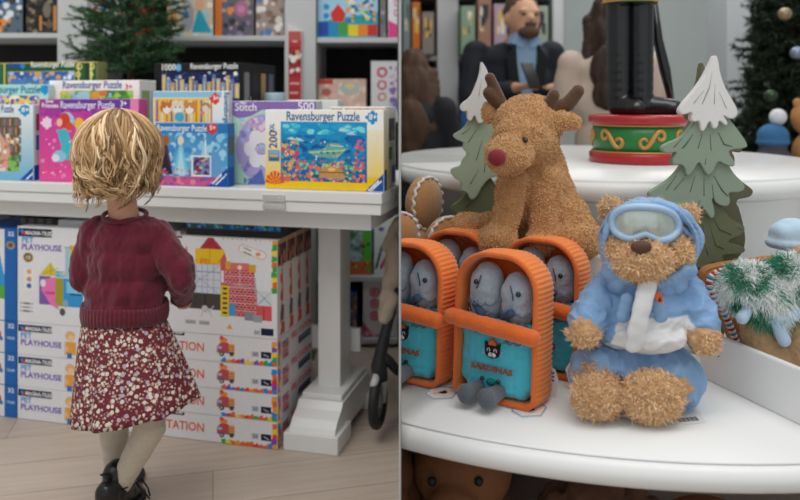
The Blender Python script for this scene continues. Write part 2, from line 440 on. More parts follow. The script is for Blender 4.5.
# underwater puzzle, nearest
def d_sea(a):
    a.vgrad(265, 109, 384, 194, '#f7f7f2', '#f4cf1c'); a.rect(265, 108, 384, 130, '#f6f6f1'); a.rect(265, 178, 384, 195, '#f4cb10')
    a.vgrad(281, 122, 368, 184, '#1d9bd2', '#0c5c9e')
    a.clipblobs(283, 124, 366, 135, ['#48c8e0', '#7fe0ea', '#2aa8d8'], 40, 1, 3, 1, 2.0)
    a.clipblobs(282, 136, 366, 168, ['#1286c4', '#0d6fb4', '#0b5aa0', '#1997cc'], 90, 1, 4, 2, 1.8)
    a.clipblobs(282, 142, 300, 184, ['#e0645c', '#f08c7a', '#d0487a', '#e8b460', '#7fb86a', '#5a6ab0', '#2a6a90'], 110, .8, 2.6, 3)
    a.clipblobs(300, 162, 366, 184, ['#e8785c', '#f0a46a', '#d05a80', '#8ad0a0', '#3a8a90', '#f0d070', '#205a8a', '#c06ab0', '#2f9aa0'], 260, .7, 2.3, 4)
    a.clipblobs(355, 140, 366, 170, ['#e86a8a', '#3a90b0', '#c85a90', '#2a70a0'], 40, .8, 2, 5)
    a.poly([(308, 152), (316, 158), (338, 160), (350, 148), (344, 150), (341, 144), (330, 143), (326, 149), (318, 151)], '#6fb0a8'); a.line([(310, 154), (346, 151)], 1.2, '#c8d8a8'); a.line([(330, 146), (344, 147)], 1, '#dfe2bc'); a.rect(330, 141, 331, 147, '#385a70')
    for x in (322, 328, 334, 340): a.rect(x, 153, x+2, 155, '#23506a')
    for x, y in ((292, 140), (300, 141), (344, 131), (352, 134)): a.poly([(x-5, y), (x, y-2.2), (x+6, y+1), (x, y+1)], '#b8e0ee')
    a.poly([(320, 180), (322, 170), (332, 167), (344, 171), (346, 180)], '#c8985a'); a.line([(321, 174), (345, 174)], 1, '#7a4a30'); a.circ(333, 171, 4, 2, '#f0c860')
    a.clipblobs(284, 138, 364, 180, ['#ffd23a', '#ff9a3a', '#ffffff'], 34, .4, .9, 6)
    for k in range(7):
        an = PI+(k+.5)*PI/7; a.poly([(275, 188), (275+10*math.cos(an-.17), 187+13*math.sin(an-.17)), (275+10*math.cos(an+.17), 187+13*math.sin(an+.17))], '#e8573a')
    a.circ(288, 182, 3.5, 3, '#e86a5a')
    a.rect(268, 152, 280, 164, '#8a94a8'); a.vgrad(269, 153, 279, 163, '#8cc4e0', '#20508a'); a.rect(270, 157, 278, 159, '#e8c050')
    a.piece(373.5, 117, 4.6, '#1e96cf'); corner(a, 384, 194, 20)
def d_seaside(a):
    a.vgrad(0, 0, 100, 100, '#e8e8e4', '#f2cb1e'); a.rect(0, 74, 60, 100, '#1653a8'); a.rect(0, 20, 60, 60, '#e9e2c0')
sea = carton('puzzle_box', 'white and yellow puzzle box with a sunken ship, right end of the table', 'puzzle box', G1,
    265, 384, 110, TT, 0.03, 0.055, '#e9e7dc', d_sea, '#f6f6f1',
    [('Ravensburger Puzzle', 287, 121, 9.5, '#2c5f9e', 73), ('8+', 369.5, 119.6, 5.5, '#ffffff', 7.5), ('200', 277.5, 150.5, 9, '#2c5f9e', 17, -PI/2), ('XXL', 274.5, 133, 5, '#2c5f9e', 8, -PI/2), ('Ravensburger', 370, 192, 3, '#ffffff', 14, -PI/4)], side=d_seaside, sc=2.0)
def d_open(a): a.rect(326, 108, 392, 112, '#e0793a'); a.clipblobs(326, 108, 392, 111, ['#c83a2a', '#f0a040', '#3a6a4a', '#f2f2ee'], 40, .8, 1.6, 3)
def s_open(a):
    a.rect(0, 0, 100, 100, '#e6e6e2'); a.rect(10, 14, 90, 42, '#9a7a4a'); a.clipblobs(10, 14, 90, 42, ['#5a4a6a', '#c8a860', '#3a6a90', '#7a5030'], 50, 3, 8, 5); a.rect(5, 50, 60, 66, '#3a9a4a'); a.rect(60, 74, 95, 96, '#1653a8')
carton('puzzle_box', 'white puzzle box half hidden behind the sunken ship puzzle box', 'puzzle box', G1, 330, 386, 107, TT, 0.10, 0.12, '#e6e5e0', d_open, '#ecece8', side=s_open)
# lilac/mint box
def d_mint(a):
    a.rect(229, 100, 318, 192, '#b6dcca'); a.rect(229, 100, 318, 110, '#8f6fb6'); a.poly([(229, 110), (262, 110), (252, 116), (240, 119), (229, 114)], '#8f6fb6')
    a.circ(266, 150, 30, 36, '#b3a8d8'); a.clipblobs(240, 118, 266, 150, ['#e9a8c8', '#a9c8ee', '#f2cfe0', '#8f86c8'], 44, 1.2, 3, 8)
    a.clipblobs(244, 160, 266, 190, ['#6a7fc0', '#8f86c8'], 12, 1, 3, 9)
    a.poly([(244, 190), (262, 170), (268, 192)], '#5a6db8')
    for k in range(6):    # a plain white flower in place of the printed character
        an = k*PI/3; a.circ(262+11*math.cos(an), 150+13*math.sin(an), 7, 8, '#eceaf0')
    a.ring(262, 150, 5, 6, '#8a86a0'); a.clipblobs(232, 112, 262, 190, ['#fff0a0'], 12, .6, 1, 4)
carton('puzzle_box', 'mint and lilac puzzle box marked 500 behind the sunken ship puzzle box', 'puzzle box', G1, 229, 317, 101, TT, 0.115, 0.05, '#cfd8d4', d_mint, '#b6dcca',
    [('Stitch', 235, 111, 8, '#f3f1f8', 22), ('Disney', 240, 103.8, 2.6, '#f3f1f8', 7), ('500', 298, 110, 8, '#f3f1f8', 16)])
def d_plain(a): a.rect(300, 100, 345, 108, '#e8eaea')
carton('puzzle_box', 'plain white puzzle box standing behind the mint and lilac one', 'puzzle box', G1, 288, 338, 100, TT, 0.22, 0.06, '#e2e5e6', d_plain, '#e8eaea')
# blue ice box in front, kitten box behind
def d_kit(a):
    a.rect(153, 90, 231, 187, '#eef0ee'); a.rect(153, 90, 222, 97, '#8fc8e4'); a.rect(154, 98, 210, 122, '#f4c84a')
    for k in range(12): a.rect(156+k*5, 100, 158+k*5, 122, ['#7a5ab0', '#e8e2d0', '#e0832a'][k % 3])
    for x, c in ((167, '#c8743a'), (190, '#d88a44'), (178, '#e8d8c0')): a.circ(x, 108, 7, 6, c); a.circ(x, 110, 4, 4, '#f6ece0'); a.circ(x-4, 103, 2, 3, c); a.circ(x+4, 103, 2, 3, c); a.circ(x-2, 107, .8, .8, '#2a2420'); a.circ(x+2, 107, .8, .8, '#2a2420')
    a.circ(180, 117, 5, 5, '#48b4cc'); a.piece(216, 98, 4, '#e0452e'); a.circ(206, 106, 5, 4, '#b08a6a'); a.circ(206, 108, 3, 3, '#e8d8c8'); a.circ(203, 113, 2, 2, '#e87aa0')
carton('puzzle_box', 'white puzzle box with orange kittens on stripes, behind the blue ice puzzle box', 'puzzle box', G1, 153, 228.5, 91, TT, 0.085, 0.028, '#dfe4e8', d_kit, '#eef0ee',
    [('Ravensburger', 224.5, 92, 5.5, '#2c5f9e', 30, PI/2), ('3+', 213.5, 100, 4.5, '#ffffff', 5)])
def d_ice(a):
    a.vgrad(155, 123, 229, 187, '#2f86c8', '#7fc0e4'); a.rect(155, 123, 229, 133, '#2c7cc0'); a.clipblobs(155, 133, 229, 178, ['#5aa8dc', '#8fd0ee', '#3f8fd0', '#a8dcf2'], 120, 1, 4, 2)
    a.rect(155, 178, 229, 188, '#c25a9a'); a.clipblobs(155, 178, 229, 188, ['#e8829a', '#8a5ab0', '#e05a6a', '#a04a90'], 50, 1, 3, 3)
    # generic fir trees and an ice castle in place of the printed characters
    a.poly([(159, 176), (166, 136), (173, 176)], '#5a3550'); a.poly([(160, 176), (166, 152), (172, 176)], '#2c2438'); a.circ(166, 141, 3.6, 5, '#a8623a')
    a.poly([(174, 176), (181, 137), (189, 176)], '#7fd0ee'); a.poly([(177, 176), (181, 148), (186, 176)], '#b8e8f6'); a.circ(181, 141, 3.2, 4.5, '#e8e0c8')
    a.clipblobs(160, 170, 192, 177, ['#e0526a', '#f0b0c0'], 14, .8, 1.8, 7)
    a.poly([(196, 178), (206, 138), (214, 178)], '#a8d4ee'); a.poly([(206, 178), (214, 146), (224, 178)], '#6aa4dc'); a.line([(206, 140), (206, 176)], 1.4, '#e8f6fc')
    a.rect(192, 156, 212, 178, '#e8ecf0'); a.rect(193.5, 158, 210.5, 176, '#7a8fc0'); a.clipblobs(194, 158, 210, 176, ['#8a3a4a', '#3a5aa0', '#d8c0b0', '#503060'], 30, 1, 2.4, 9)
    a.piece(213, 128, 4.4, '#dc3c34'); corner(a, 229, 187, 20)
def s_ice(a): a.rect(0, 0, 100, 70, '#2f78b8'); a.rect(0, 20, 100, 50, '#54606a'); a.rect(0, 70, 100, 100, '#1653a8')
carton('puzzle_box', 'blue ice themed puzzle box with a pink strip, right of the child\'s head', 'puzzle box', G1, 155, 228, 123.5, TT, 0.03, 0.045, '#3a7fbc', d_ice, '#2f86c8',
    [('Ravensburger Puzzle', 157, 131.5, 6.5, '#e6f2fa', 50), ('5+', 210, 130, 4.6, '#ffffff', 6), ('Ravensburger', 213.5, 185, 2.8, '#ffffff', 13, -PI/4)], side=s_ice)
# pink/purple box
def d_pink(a):
    a.vgrad(39, 98, 139, 182, '#c63fa0', '#e8529a'); a.rect(39, 98, 139, 112, '#6a3aa8'); a.rect(39, 98, 60, 116, '#a33c9c'); a.clipblobs(39, 108, 139, 118, ['#8a3aa8', '#b03ca0', '#c63fa0'], 70, 1, 3, 5)
    a.rect(131, 98, 139, 182, '#e88ab8')
    a.clipblobs(40, 118, 138, 180, ['#f08ac0', '#d84a98', '#f4a0c8'], 60, .8, 2.4, 2)
    # plain shell, bubbles and dress shapes instead of the printed princesses
    a.circ(67, 121, 8, 9, '#8fd4ea'); a.circ(65, 121, 6, 8, '#d8412e'); a.circ(70, 127, 4, 4.5, '#e04a38'); a.circ(60, 123, 3, 4, '#f2c4a4')
    a.poly([(57, 130), (68, 130), (74, 150), (70, 162), (60, 160), (62, 148)], '#45bccc'); a.circ(60, 158, 7, 6, '#8fc8e8'); a.circ(56, 160, 4, 4, '#e8e4f4')
    a.circ(80, 124, 5, 6, '#f0c040'); a.circ(82, 130, 5, 4, '#f2c4a4'); a.poly([(76, 134), (88, 134), (96, 164), (74, 164)], '#d080c8')
    a.circ(99, 116, 4, 5, '#3a6ac0'); a.circ(99, 118, 2.4, 3, '#f2d080'); a.circ(108, 122, 9, 8, '#c8a0a8')
    a.clipblobs(40, 140, 138, 181, ['#ffd8ea', '#fff'], 26, .4, .9, 3); a.piece(47, 123.5, 4.2, '#f2dcee')
carton('puzzle_box', 'pink and purple puzzle box left of the child\'s head', 'puzzle box', G1, 39, 139, 99, TT, 0.035, 0.05, '#c94f98', d_pink, '#e0509a',
    [('Ravensburger Puzzle', 61, 108.5, 7.6, '#f2eaf6', 54), ('3+', 121, 106, 5.5, '#ffffff', 6), ('Disney', 46, 102.5, 2.8, '#f6eef8', 8), ('Princess', 42, 108, 5, '#f6eef8', 17)])
def d_forest(a):
    a.rect(49, 79, 140, 190, '#f4f4f1'); a.rect(60, 90, 134, 120, '#7fc046'); a.clipblobs(60, 90, 134, 104, ['#5aa834', '#a8d860', '#8fd0e8', '#f0d060', '#4a8a3a'], 70, 1.5, 4, 3)
    a.circ(84, 96, 7, 5, '#a8dcee'); a.circ(96, 95, 5, 4, '#f0a83a'); a.circ(104, 93, 4, 3, '#e87a4a')
def s_forest(a): a.rect(0, 0, 100, 100, '#e8e8e4'); a.rect(10, 10, 60, 70, '#8fb07a'); a.rect(10, 40, 60, 50, '#d0904a'); a.rect(65, 10, 90, 60, '#c8ccd0')
carton('puzzle_box', 'white puzzle box with a green forest picture, behind the pink and purple box', 'puzzle box', G1, 49, 139.5, 80, TT, 0.125, 0.10, '#eeeeea', d_forest, '#f4f4f1',
    [('Ravensburger Puzzle', 63, 88, 7.5, '#2c5f9e', 59), ('3+', 125.5, 89, 5, '#d0392e', 7)], side=s_forest)
def d_lib(a):
    a.vgrad(-30, 104, 40, 182, '#eef2f0', '#6ab4d8'); a.rect(-30, 117, 20, 172, '#6a5a4a')
    for r in range(5):
        for k in range(26): a.rect(-30+k*2, 119+r*9, -28.4+k*2, 126+r*9, ['#a8603a', '#4a6a8a', '#c8a060', '#7a3a3a', '#5a7a5a', '#8a8a9a'][(k*7+r*3) % 6])
    a.poly([(-20, 140), (0, 132), (10, 148), (12, 172), (-20, 172)], '#d8a890'); a.clipblobs(-10, 134, 10, 172, ['#f0d8c8', '#e8a0a0', '#f8e8e0', '#c88070'], 40, 1, 3, 2); a.clipblobs(8, 156, 20, 172, ['#5aa04a', '#3a8a3a', '#8ac060'], 20, 1, 3, 2)
    a.clipblobs(8, 138, 20, 146, ['#f0e0d0', '#c89a70'], 10, 1, 2.4, 6); a.piece(25.5, 109.5, 4.2, '#1e96cf'); corner(a, 39.5, 181.5, 20)
def s_lib(a): a.rect(0, 0, 100, 100, '#d8e0e4'); a.rect(20, 12, 90, 34, '#9a5a6a'); a.rect(20, 40, 90, 60, '#3a7ab0'); a.rect(0, 80, 100, 100, '#1653a8')
carton('puzzle_box', 'pale blue puzzle box with a library picture at the left end of the front row', 'puzzle box', G1, -30, 33.5, 104.5, TT, 0.03, 0.05, '#c8dce4', d_lib, '#e8f0f0',
    [('Ravensburger Puzzle', -28, 112.5, 7.5, '#2c5f9e', 42), ('8+', 22, 112, 5, '#ffffff', 7)], side=s_lib)
def d_teal(a):
    a.vgrad(-40, 83, 49, 110, '#9cd8d0', '#c4e8dc'); a.rect(-36, 95, 40, 130, '#f0c860'); a.clipblobs(-36, 95, 40, 108, ['#3a6ab0', '#e8d050', '#8a5aa0', '#f0a0b0', '#f4e8c8', '#5a8ac8'], 130, 1, 2.6, 3); a.piece(45.5, 89, 3.6, '#1e96cf')
carton('puzzle_box', 'pale green puzzle box with bright flowers, behind the library puzzle box', 'puzzle box', G1, -36, 48.5, 84.5, TT, 0.09, 0.03, '#bfe0da', d_teal, '#b8e4dc', [('Ravensburger Puzzle', -22, 93, 7.5, '#2c6f9e', 62)])
def d_gold(a):
    a.rect(-10, 60, 98, 190, '#d8c060'); a.rect(6, 62, 97, 190, '#1f5a3a'); a.rect(-8, 62, 4, 84, '#2a6a4a'); a.rect(8, 70, 76, 100, '#c8b070'); a.vgrad(9, 71, 75, 100, '#2a5aa8', '#88b8e0')
    a.clipblobs(9, 71, 75, 96, ['#e8eef4', '#5a8ad0', '#b0c8e8', '#3a60a8', '#d8a880'], 70, 1, 3, 4)
    for x in (80, 92): a.ring(x, 66, 2, 3.2, '#d8c060'); a.ring(x-1, 74, 1.6, 2.8, '#d8c060'); a.rect(x-1, 62, x+.4, 84, '#e0cc70')
    a.rect(86, 62, 90, 100, '#1c3a2a')
    a.piece(23.5, 64.8, 2, '#2a8ad0')
carton('puzzle_box', 'green and gold framed puzzle box in the back row left of the tree', 'puzzle box', G1, -8, 97, 61.5, TT, 0.24, 0.06, '#8a8a5a', d_gold, '#1f5a3a',
    [('1000', 7, 67.5, 5.5, '#2a50c0', 13), ('Ravensburger Puzzle', 32, 66.5, 5.6, '#f2f2ea', 43)])
def d_city(a):
    a.rect(154, 62, 241, 190, '#17181b'); a.rect(161, 71, 239, 120, '#16264e'); a.clipblobs(161, 71, 239, 82, ['#2a3a7a', '#1a2a5a', '#e8e8f8', '#4a5aa8'], 60, .5, 1.8, 3)
    for k in range(17):
        h = (k*37 % 11); a.rect(162+k*4.6, 74+h, 166+k*4.6, 98, ['#d8c090', '#8a9ac8', '#c8a878', '#6a7ab0'][k % 4]); a.rect(163+k*4.6, 78+h, 164+k*4.6, 96, '#f4dc8a')
    a.circ(236, 73, 2, 2, '#f4f0d8'); a.piece(179, 66.5, 2.6, '#6ab0e0')
def s_city(a):
    a.rect(0, 0, 100, 100, '#1c1d20')
    for k in range(4): a.rect(8+k*24, 8, 22+k*24, 96, ['#8a8a90', '#2a2c34', '#b89868', '#5a6a8a'][k]); a.rect(6+k*24, 0, 8+k*24, 100, '#0c0c0e')
    a.clipblobs(0, 30, 100, 90, ['#e0d0a0', '#5a6a90', '#303a5a'], 50, 1, 3, 2)
carton('puzzle_box', 'black puzzle box with a night city picture, in the back row right of the tree', 'puzzle box', G1, 154, 241, 62.5, TT, 0.32, 0.30, '#1c1d20', d_city, '#17181b',
    [('1000', 161, 69.5, 6.5, '#f2f2f0', 14), ('Ravensburger Puzzle', 191, 68.5, 5.8, '#eeeeec', 47)], side=s_city)
# clear blue tub behind
cy = LW(LS(275, .5)[0], .5, TT); bm = BM()
lathe(bm, [(0.001, 0), (0.034, 0), (0.036, 0.02), (0.036, 0.27), (0.034, 0.275)], seg=28); tub = meta(obj('storage_tub', bm, mat('#6f92ac', 0.25, var=.2, vscale=60), loc=cy), 'blue plastic tub with a pale lid right of the black puzzle box', 'tub')
bm = BM(); lathe(bm, [(0.04, 0.27), (0.04, 0.295), (0.036, 0.30), (0.001, 0.30)], seg=28); obj('lid', bm, mat('#a9c3d0', .3), tub)

# --- small artificial fir tree on the table ---
def fir_mesh(name, H, R0, parent, loc, nb, seed, nn=46, col=('#54764e', '#22402a'), up=0.25, ns=1.0, nw=1.0):
    rnd = random.Random(seed); V = []; Fc = []; Cc = []; c1, c2 = Vector(hx(col[0])), Vector(hx(col[1]))
    def needle(p, d, L, wd):
        s = d.cross(Vector((rnd.gauss(0, 1), rnd.gauss(0, 1), rnd.gauss(0, 1)))); s.normalize(); s *= wd
        k = len(V); V.extend([p-s, p+s, p+d*L]); Fc.append((k, k+1, k+2)); q = c2.lerp(c1, rnd.random()); Cc.extend([(*q, 1)]*3)
    for b in range(nb):
        t = (b+rnd.random())/nb; z = H*t; r = R0*(1-t)**0.85*rnd.uniform(.75, 1.05)+0.02; a = b*2.399+rnd.random()*.5
        d = Vector((math.cos(a), math.sin(a), up+rnd.uniform(-.15, .15)))
        p0 = Vector((0, 0, z)); segs = [(p0, p0+d*r)]
        for j in range(5):
            q = p0+d*r*rnd.uniform(.35, .95); sd = (d+Vector((rnd.gauss(0, .7), rnd.gauss(0, .7), rnd.gauss(0, .35)))).normalized(); segs.append((q, q+sd*r*.36))
        for (q0, q1) in segs:
            L = (q1-q0).length; dd = (q1-q0).normalized(); m_ = max(8, int(nn*L/0.1))
            for j in range(m_):
                tt = rnd.random(); p = q0.lerp(q1, tt)
                nd = (dd*0.8+Vector((rnd.gauss(0, .6), rnd.gauss(0, .6), rnd.gauss(0, .6)))).normalized(); needle(p, nd, rnd.uniform(.010, .020)*ns, .0017*nw)
            k = len(V); s = dd.orthogonal().normalized()*.0015; V.extend([q0-s, q0+s, q1]); Fc.append((k, k+1, k+2)); Cc.extend([(*c2, 1)]*3)
    me = bpy.data.meshes.new(name); me.from_pydata([tuple(v) for v in V], [], Fc)
    at = me.color_attributes.new('Col', 'FLOAT_COLOR', 'POINT'); at.data.foreach_set('color', np.array(Cc, np.float32).ravel())
    return link(name, me, vmat('fir_needles', .6, .3), parent, loc)
tp = P(131, 60, 2.96); tp.z = TT
tr = empty('artificial_tree', tp, 'small dark green artificial fir tree standing behind the puzzle boxes on the white table', 'tree')
bm = BM(); tube(bm, [(0, 0, .02), (0, 0, .5), (0, 0, 1.05)], [.016, .014, .004]); obj('trunk', bm, mat('#4a3a2a', .8), tr)
bm = BM(); lathe(bm, [(0.001, 0), (0.05, 0), (0.06, .09), (0.052, .09), (.05, .08), (0.001, .08)], seg=24); obj('pot', bm, mat('#7a5a3a', .8), tr)
fir_mesh('foliage', .78, .215, tr, (0, 0, .375), 250, 4, nn=90)

# --- shelving behind ---
SHW = mat('#c3c5c6', 0.5, var=.01); SHB = mat('#201d1c', 0.8)
def X3(px, d=3.3): return (px-400)/F*d
def shelf_unit(label, pxa, pxb, levels, posts, dark=SHB, y0=3.3, dep=.42):
    xa, xb = X3(pxa, y0), X3(pxb, y0); o = empty('shelf_unit', ((xa+xb)/2, y0+dep/2, 0), label, 'shelf'); ox, oy = (xa+xb)/2, y0+dep/2
    bm = BM(); bx(bm, xa-ox, xb-ox, dep/2-.02, dep/2, 0, 2.1); obj('back_panel', bm, dark, o)
    for z in levels:
        bm = BM(); bx(bm, xa-ox, xb-ox, -dep/2, dep/2-.02, z-.022, z, .002); obj('shelf_board', bm, SHW, o)
    for (a, b) in posts:
        bm = BM(); bx(bm, X3(a, y0)-ox, X3(b, y0)-ox, -dep/2-.012, dep/2, 0, 2.1, .002); obj('post', bm, SHW, o)
    return o
zt = HC+(98-33)/F*3.3
lv = [.06, .334, .70, 1.035, zt, 1.75]
shelf_unit('white shelving bay at the left edge with a black box on its upper shelf', -60, 58.5, lv, [(58.5, 88)])
shelf_unit('middle white shelving bay behind the small fir tree', 88.5, 285, [z-.012 for z in lv], [(285, 316)])
shelf_unit('white shelving bay right of the red sign', 316.5, 398, [z-.02 for z in lv], [])
GS = 'boxes on the back shelves'
def SB(label, a, b, top, z0, cols, seed, bg, cat='box', dep=.12, dw=.03, n=60, r=(1, 4), name='toy_box', body=None, draw=None, texts=()):
    def dr(A):
        A.clipblobs(A.x0, A.y0, A.x1, A.y1, cols, n, r[0], r[1], seed)
        if draw: draw(A)
    return carton(name, label, cat, GS, a, b, top, z0, dw, dep, body or bg, dr, bg, texts, fr=FS, sc=1.2)
z2 = zt-.012; z3 = zt-.02
SB('white box with a blue and orange picture, at the left end of the upper shelf', -12, 23, -30, zt, ['#2a6ac8', '#e8903a', '#1c2a3a', '#d8e0e8', '#3a3a40'], 1, '#5a6a78', body='#2a2c30')
SB('black box with cream figures on the upper shelf beside the white post', 26, 57, -30, zt, ['#3a3634', '#6a5a48', '#8a7a68', '#222'.ljust(7, '2')], 2, '#2a2726', body='#1c1b1b', draw=lambda A: (A.rect(39, 16, 42, 31, '#c8884a'), A.rect(54, 6, 57, 31, '#c8884a'), A.circ(47, 10, 4, 8, '#7a7068')))
SB('white box with a blue picture on the upper shelf behind the left of the tree', 91, 128, -28, z2, ['#3a8ac8', '#e8e8ea', '#d8554a', '#8a9ab0'], 3, '#d0d4d8')
SB('red box on the upper shelf behind the tree', 131, 148, -26, z2, ['#d8242a', '#f06a4a', '#7a2020'], 4, '#c8282a')
SB('cream box with an orange ring and a blue dress shape on the upper shelf', 167, 213, -28, z2, ['#e8dcc8', '#d8b890', '#a8d0d8', '#f4ece0'], 5, '#d8c8b0', draw=lambda A: (A.ring(171, 18, 3, 6, '#e8943a'), A.circ(187, 16, 7, 16, '#a8aab0'), A.circ(186, 14, 3, 3, '#3a7ab8'), A.poly([(192, 33), (199, 6), (212, 33)], '#2fa8c0'), A.circ(200, 4, 5, 6, '#e8b090')))
SB('orange edged box with a purple and grey pattern on the upper shelf', 215, 254, -28, z2, ['#5a5a6a', '#8a7aa0', '#a89888', '#3a3a48', '#b0a0b0'], 6, '#6a6470', draw=lambda A: (A.rect(215, -30, 222, 40, '#d8742a'), A.circ(241, 9, 7, 8, '#b06a90'), A.circ(241, 9, 4, 4, '#c88aa8'), A.circ(230, 11, 3, 4, '#e8943a')))
SB('brown and white picture box on the upper shelf against the white post', 256, 284, -28, z2, ['#a8968a', '#d8d0c8', '#5a7ab0', '#7a6458', '#e8e0dc', '#8a6a5a'], 7, '#a09088')
def d_game(A):
    A.rect(317, -30, 380, 40, '#a8d0e8'); A.poly([(317, 22), (380, 12), (380, 40), (317, 40)], '#2aa0b8')
    for k, c in enumerate(['#2a50b0', '#2a90c0', '#4aa050', '#e8d030', '#e88a30', '#c83a3a']): A.rect(318+k*10, 22+(k > 2)*3, 328+k*10, 36, c)
    A.poly([(330, 14), (338, 4), (346, 14), (343, 22), (333, 22)], '#d8392e'); A.clipblobs(346, -5, 376, 22, ['#4a9a4a', '#e8a050', '#f2e8d8', '#e8d04a', '#3a70b0'], 50, 1, 3, 3); A.circ(326, 7, 3, 3, '#3a90d0'); A.circ(326, 16, 3, 3, '#3a90d0')
SB('bright game box with a red house and rainbow colours on the upper shelf, right bay', 317.5, 378, -30, z3, [], 8, '#a8d0e8', draw=d_game, n=0)
SB('narrow grey box wedged between the bright game box and the pink box', 380, 386, -26, z3, ['#6a6a6a', '#a8a8a8'], 9, '#7a7a7a', n=6)
SB('white and pink box at the right end of the upper shelf', 388, 397.5, -28, z3, [], 9, '#e8e4ea', draw=lambda A: (A.poly([(387, 20), (400, 26), (400, 40), (387, 40)], '#e04a90'), A.ring(397, 3, 2, 3.4, '#d86a9a'), A.ring(397, 13, 2, 3.4, '#d86a9a')), n=0)
zl = 1.035-.02
SB('pale pink box with a fox picture on the middle shelf, right bay', 318, 366, 79, zl, ['#e8c8b8', '#f0dcc8', '#d8b8a8'], 10, '#dcbcb0', draw=lambda A: (A.rect(318, 78, 333, 84, '#c84a4a'), A.circ(326, 92, 5, 4, '#c86a6a'), A.circ(350, 88, 10, 6, '#b8c8c0'), A.circ(350, 86, 5, 3, '#e8d0a0')), dw=.05, texts=[])
SB('white game box with three red circles on the middle shelf, right bay', 371, 397.5, 61, zl, [], 11, '#dcdadd', draw=lambda A: (A.ring(382, 72, 3, 5.5, '#c8506a'), A.ring(382, 85, 3, 5, '#c8506a'), A.ring(382, 97, 3, 4.4, '#c8506a'), A.poly([(388, 112), (390, 98), (398, 96), (398, 112)], '#7a9ad0'), A.clipblobs(389, 66, 398, 112, ['#a8b8d8', '#d0c0d0', '#8a6ab0'], 20, 1, 3, 2)), n=0)
zq = .334-.02
SB('green and blue magnet game box on the low shelf right of the table leg', 349, 372, 230, zq, ['#5a8aa8', '#8aa8b0', '#4a7a4a', '#a8c0c8'], 12, '#7a9aa8', draw=lambda A: (A.rect(362, 200, 371, 275, '#5ab43a'), A.rect(349, 262, 372, 275, '#c86a3a'), A.clipblobs(349, 262, 372, 272, ['#e0b040', '#5a9a4a', '#c83a3a'], 14, 1, 2.4, 4), A.clipblobs(362, 240, 371, 260, ['#d83a3a', '#2a5a2a'], 6, 1, 2, 4)))
SB('white drawing set box with a black and a red pen, on the low shelf', 374, 397.5, 212, zq, [], 13, '#d8e2e0', draw=lambda A: (A.line([(376, 268), (382, 246)], 2.2, '#1c1c22'), A.line([(381, 268), (390, 250)], 3, '#c82a3a'), A.rect(372, 205, 374, 275, '#5ab06a'), A.circ(381, 229, 3, 2, '#7a5ab8'), A.line([(392, 222), (398, 232)], 3, '#e8c832')), n=0, texts=[('COOL', 384, 242, 5, '#8aa0b0', 13)])
SB('blue figure box on the bottom shelf right of the table leg', 349, 357, 292, .04, ['#c89a70', '#2a5aa0', '#8a6a50'], 14, '#1f4f98')
def d_pk(A):
    A.rect(360, 270, 400, 352, '#e4dfe4'); A.poly([(360, 318), (372, 334), (400, 338), (400, 352), (360, 352)], '#d44a72')
    for y in (292, 303.5, 316): A.circ(374.5, y, 5, 5, '#d8607a'); A.ring(374.5, y, 2, 3, '#f0c8d0')
    A.clipblobs(381, 285, 399, 326, ['#8a7ac0', '#b0a8d8', '#6aa0d0', '#e8c8d8'], 24, 1, 3.4, 3)
    for k in range(5):
        an = k*PI*.4; A.circ(370+4*math.cos(an), 336+4*math.sin(an), 2, 2, '#f4b8cc')
SB('pink and white game box on the bottom shelf beside the stroller wheel', 363, 397.5, 281.5, .04, [], 15, '#e4dfe4', draw=d_pk, n=0)
SB('green box on the floor between the stacked boxes and the table leg', 292, 314, 362, 0, ['#5a7a3a', '#3a4a2a', '#7aa050', '#8a6a40'], 16, '#4a5a34', dw=-.15)
# red sign in front of the post
bm = BM(); prism(bm, [(0, 0), (.062, 0), (.062, .30), (0, .335)], 0, .0165)
sg = meta(obj('sign', bm, mat('#d8d8d6', .4), loc=P(287.5, 100, 3.271), rz=.0), 'tall narrow red sign with white edge and game pictures, in front of the white post', 'sign')
a = Art(289, 28, 302, 100, '#b83a40', 2); a.rect(289, 44, 302, 76, '#a82a34'); a.clipblobs(289, 48, 302, 74, ['#e8e0dc', '#2a2424', '#d8a06a', '#f0e8e0'], 16, 1.5, 3, 5); a.rect(289, 28, 302, 38, '#c05a5a'); a.rect(290.5, 82, 300, 84, '#e8b8b8'); a.rect(290.5, 92, 299, 94, '#e8b8b8'); a.rect(293, 38, 298, 39.5, '#e8c8c8')
a.mesh('printed_front', .056, .298, sg, (.004, -.001, .002))

# --- stacked building-tile sets under the table ---
w0 = .059
NB = '#e6e6ea'
def logo(a, x, y, w_=35, h_=9): a.rect(x, y, x+w_, y+h_, '#1c2440'); a.circ(x+4, y+3.4, 2, 2, '#2a8ae0'); a.poly([(x+3, y+7), (x+7, y+2.6), (x+7, y+7)], '#e0392e')
def kid(a, x, y):
    a.circ(x, y, 5, 5.5, '#e8b87a'); a.circ(x+1, y+2.5, 3.4, 3.6, '#f2cda8'); a.rect(x-5, y+6, x+6, y+20, '#e8a848'); a.rect(x-3, y+18, x+2, y+27, '#3a70c0'); a.circ(x-4, y+14, 2, 3, '#f0c090')
def petset(label, y0, z0, row, first=False):
    pass
GP = 'stacked pet playhouse sets under the table'
GF = 'stacked fire station sets under the table'
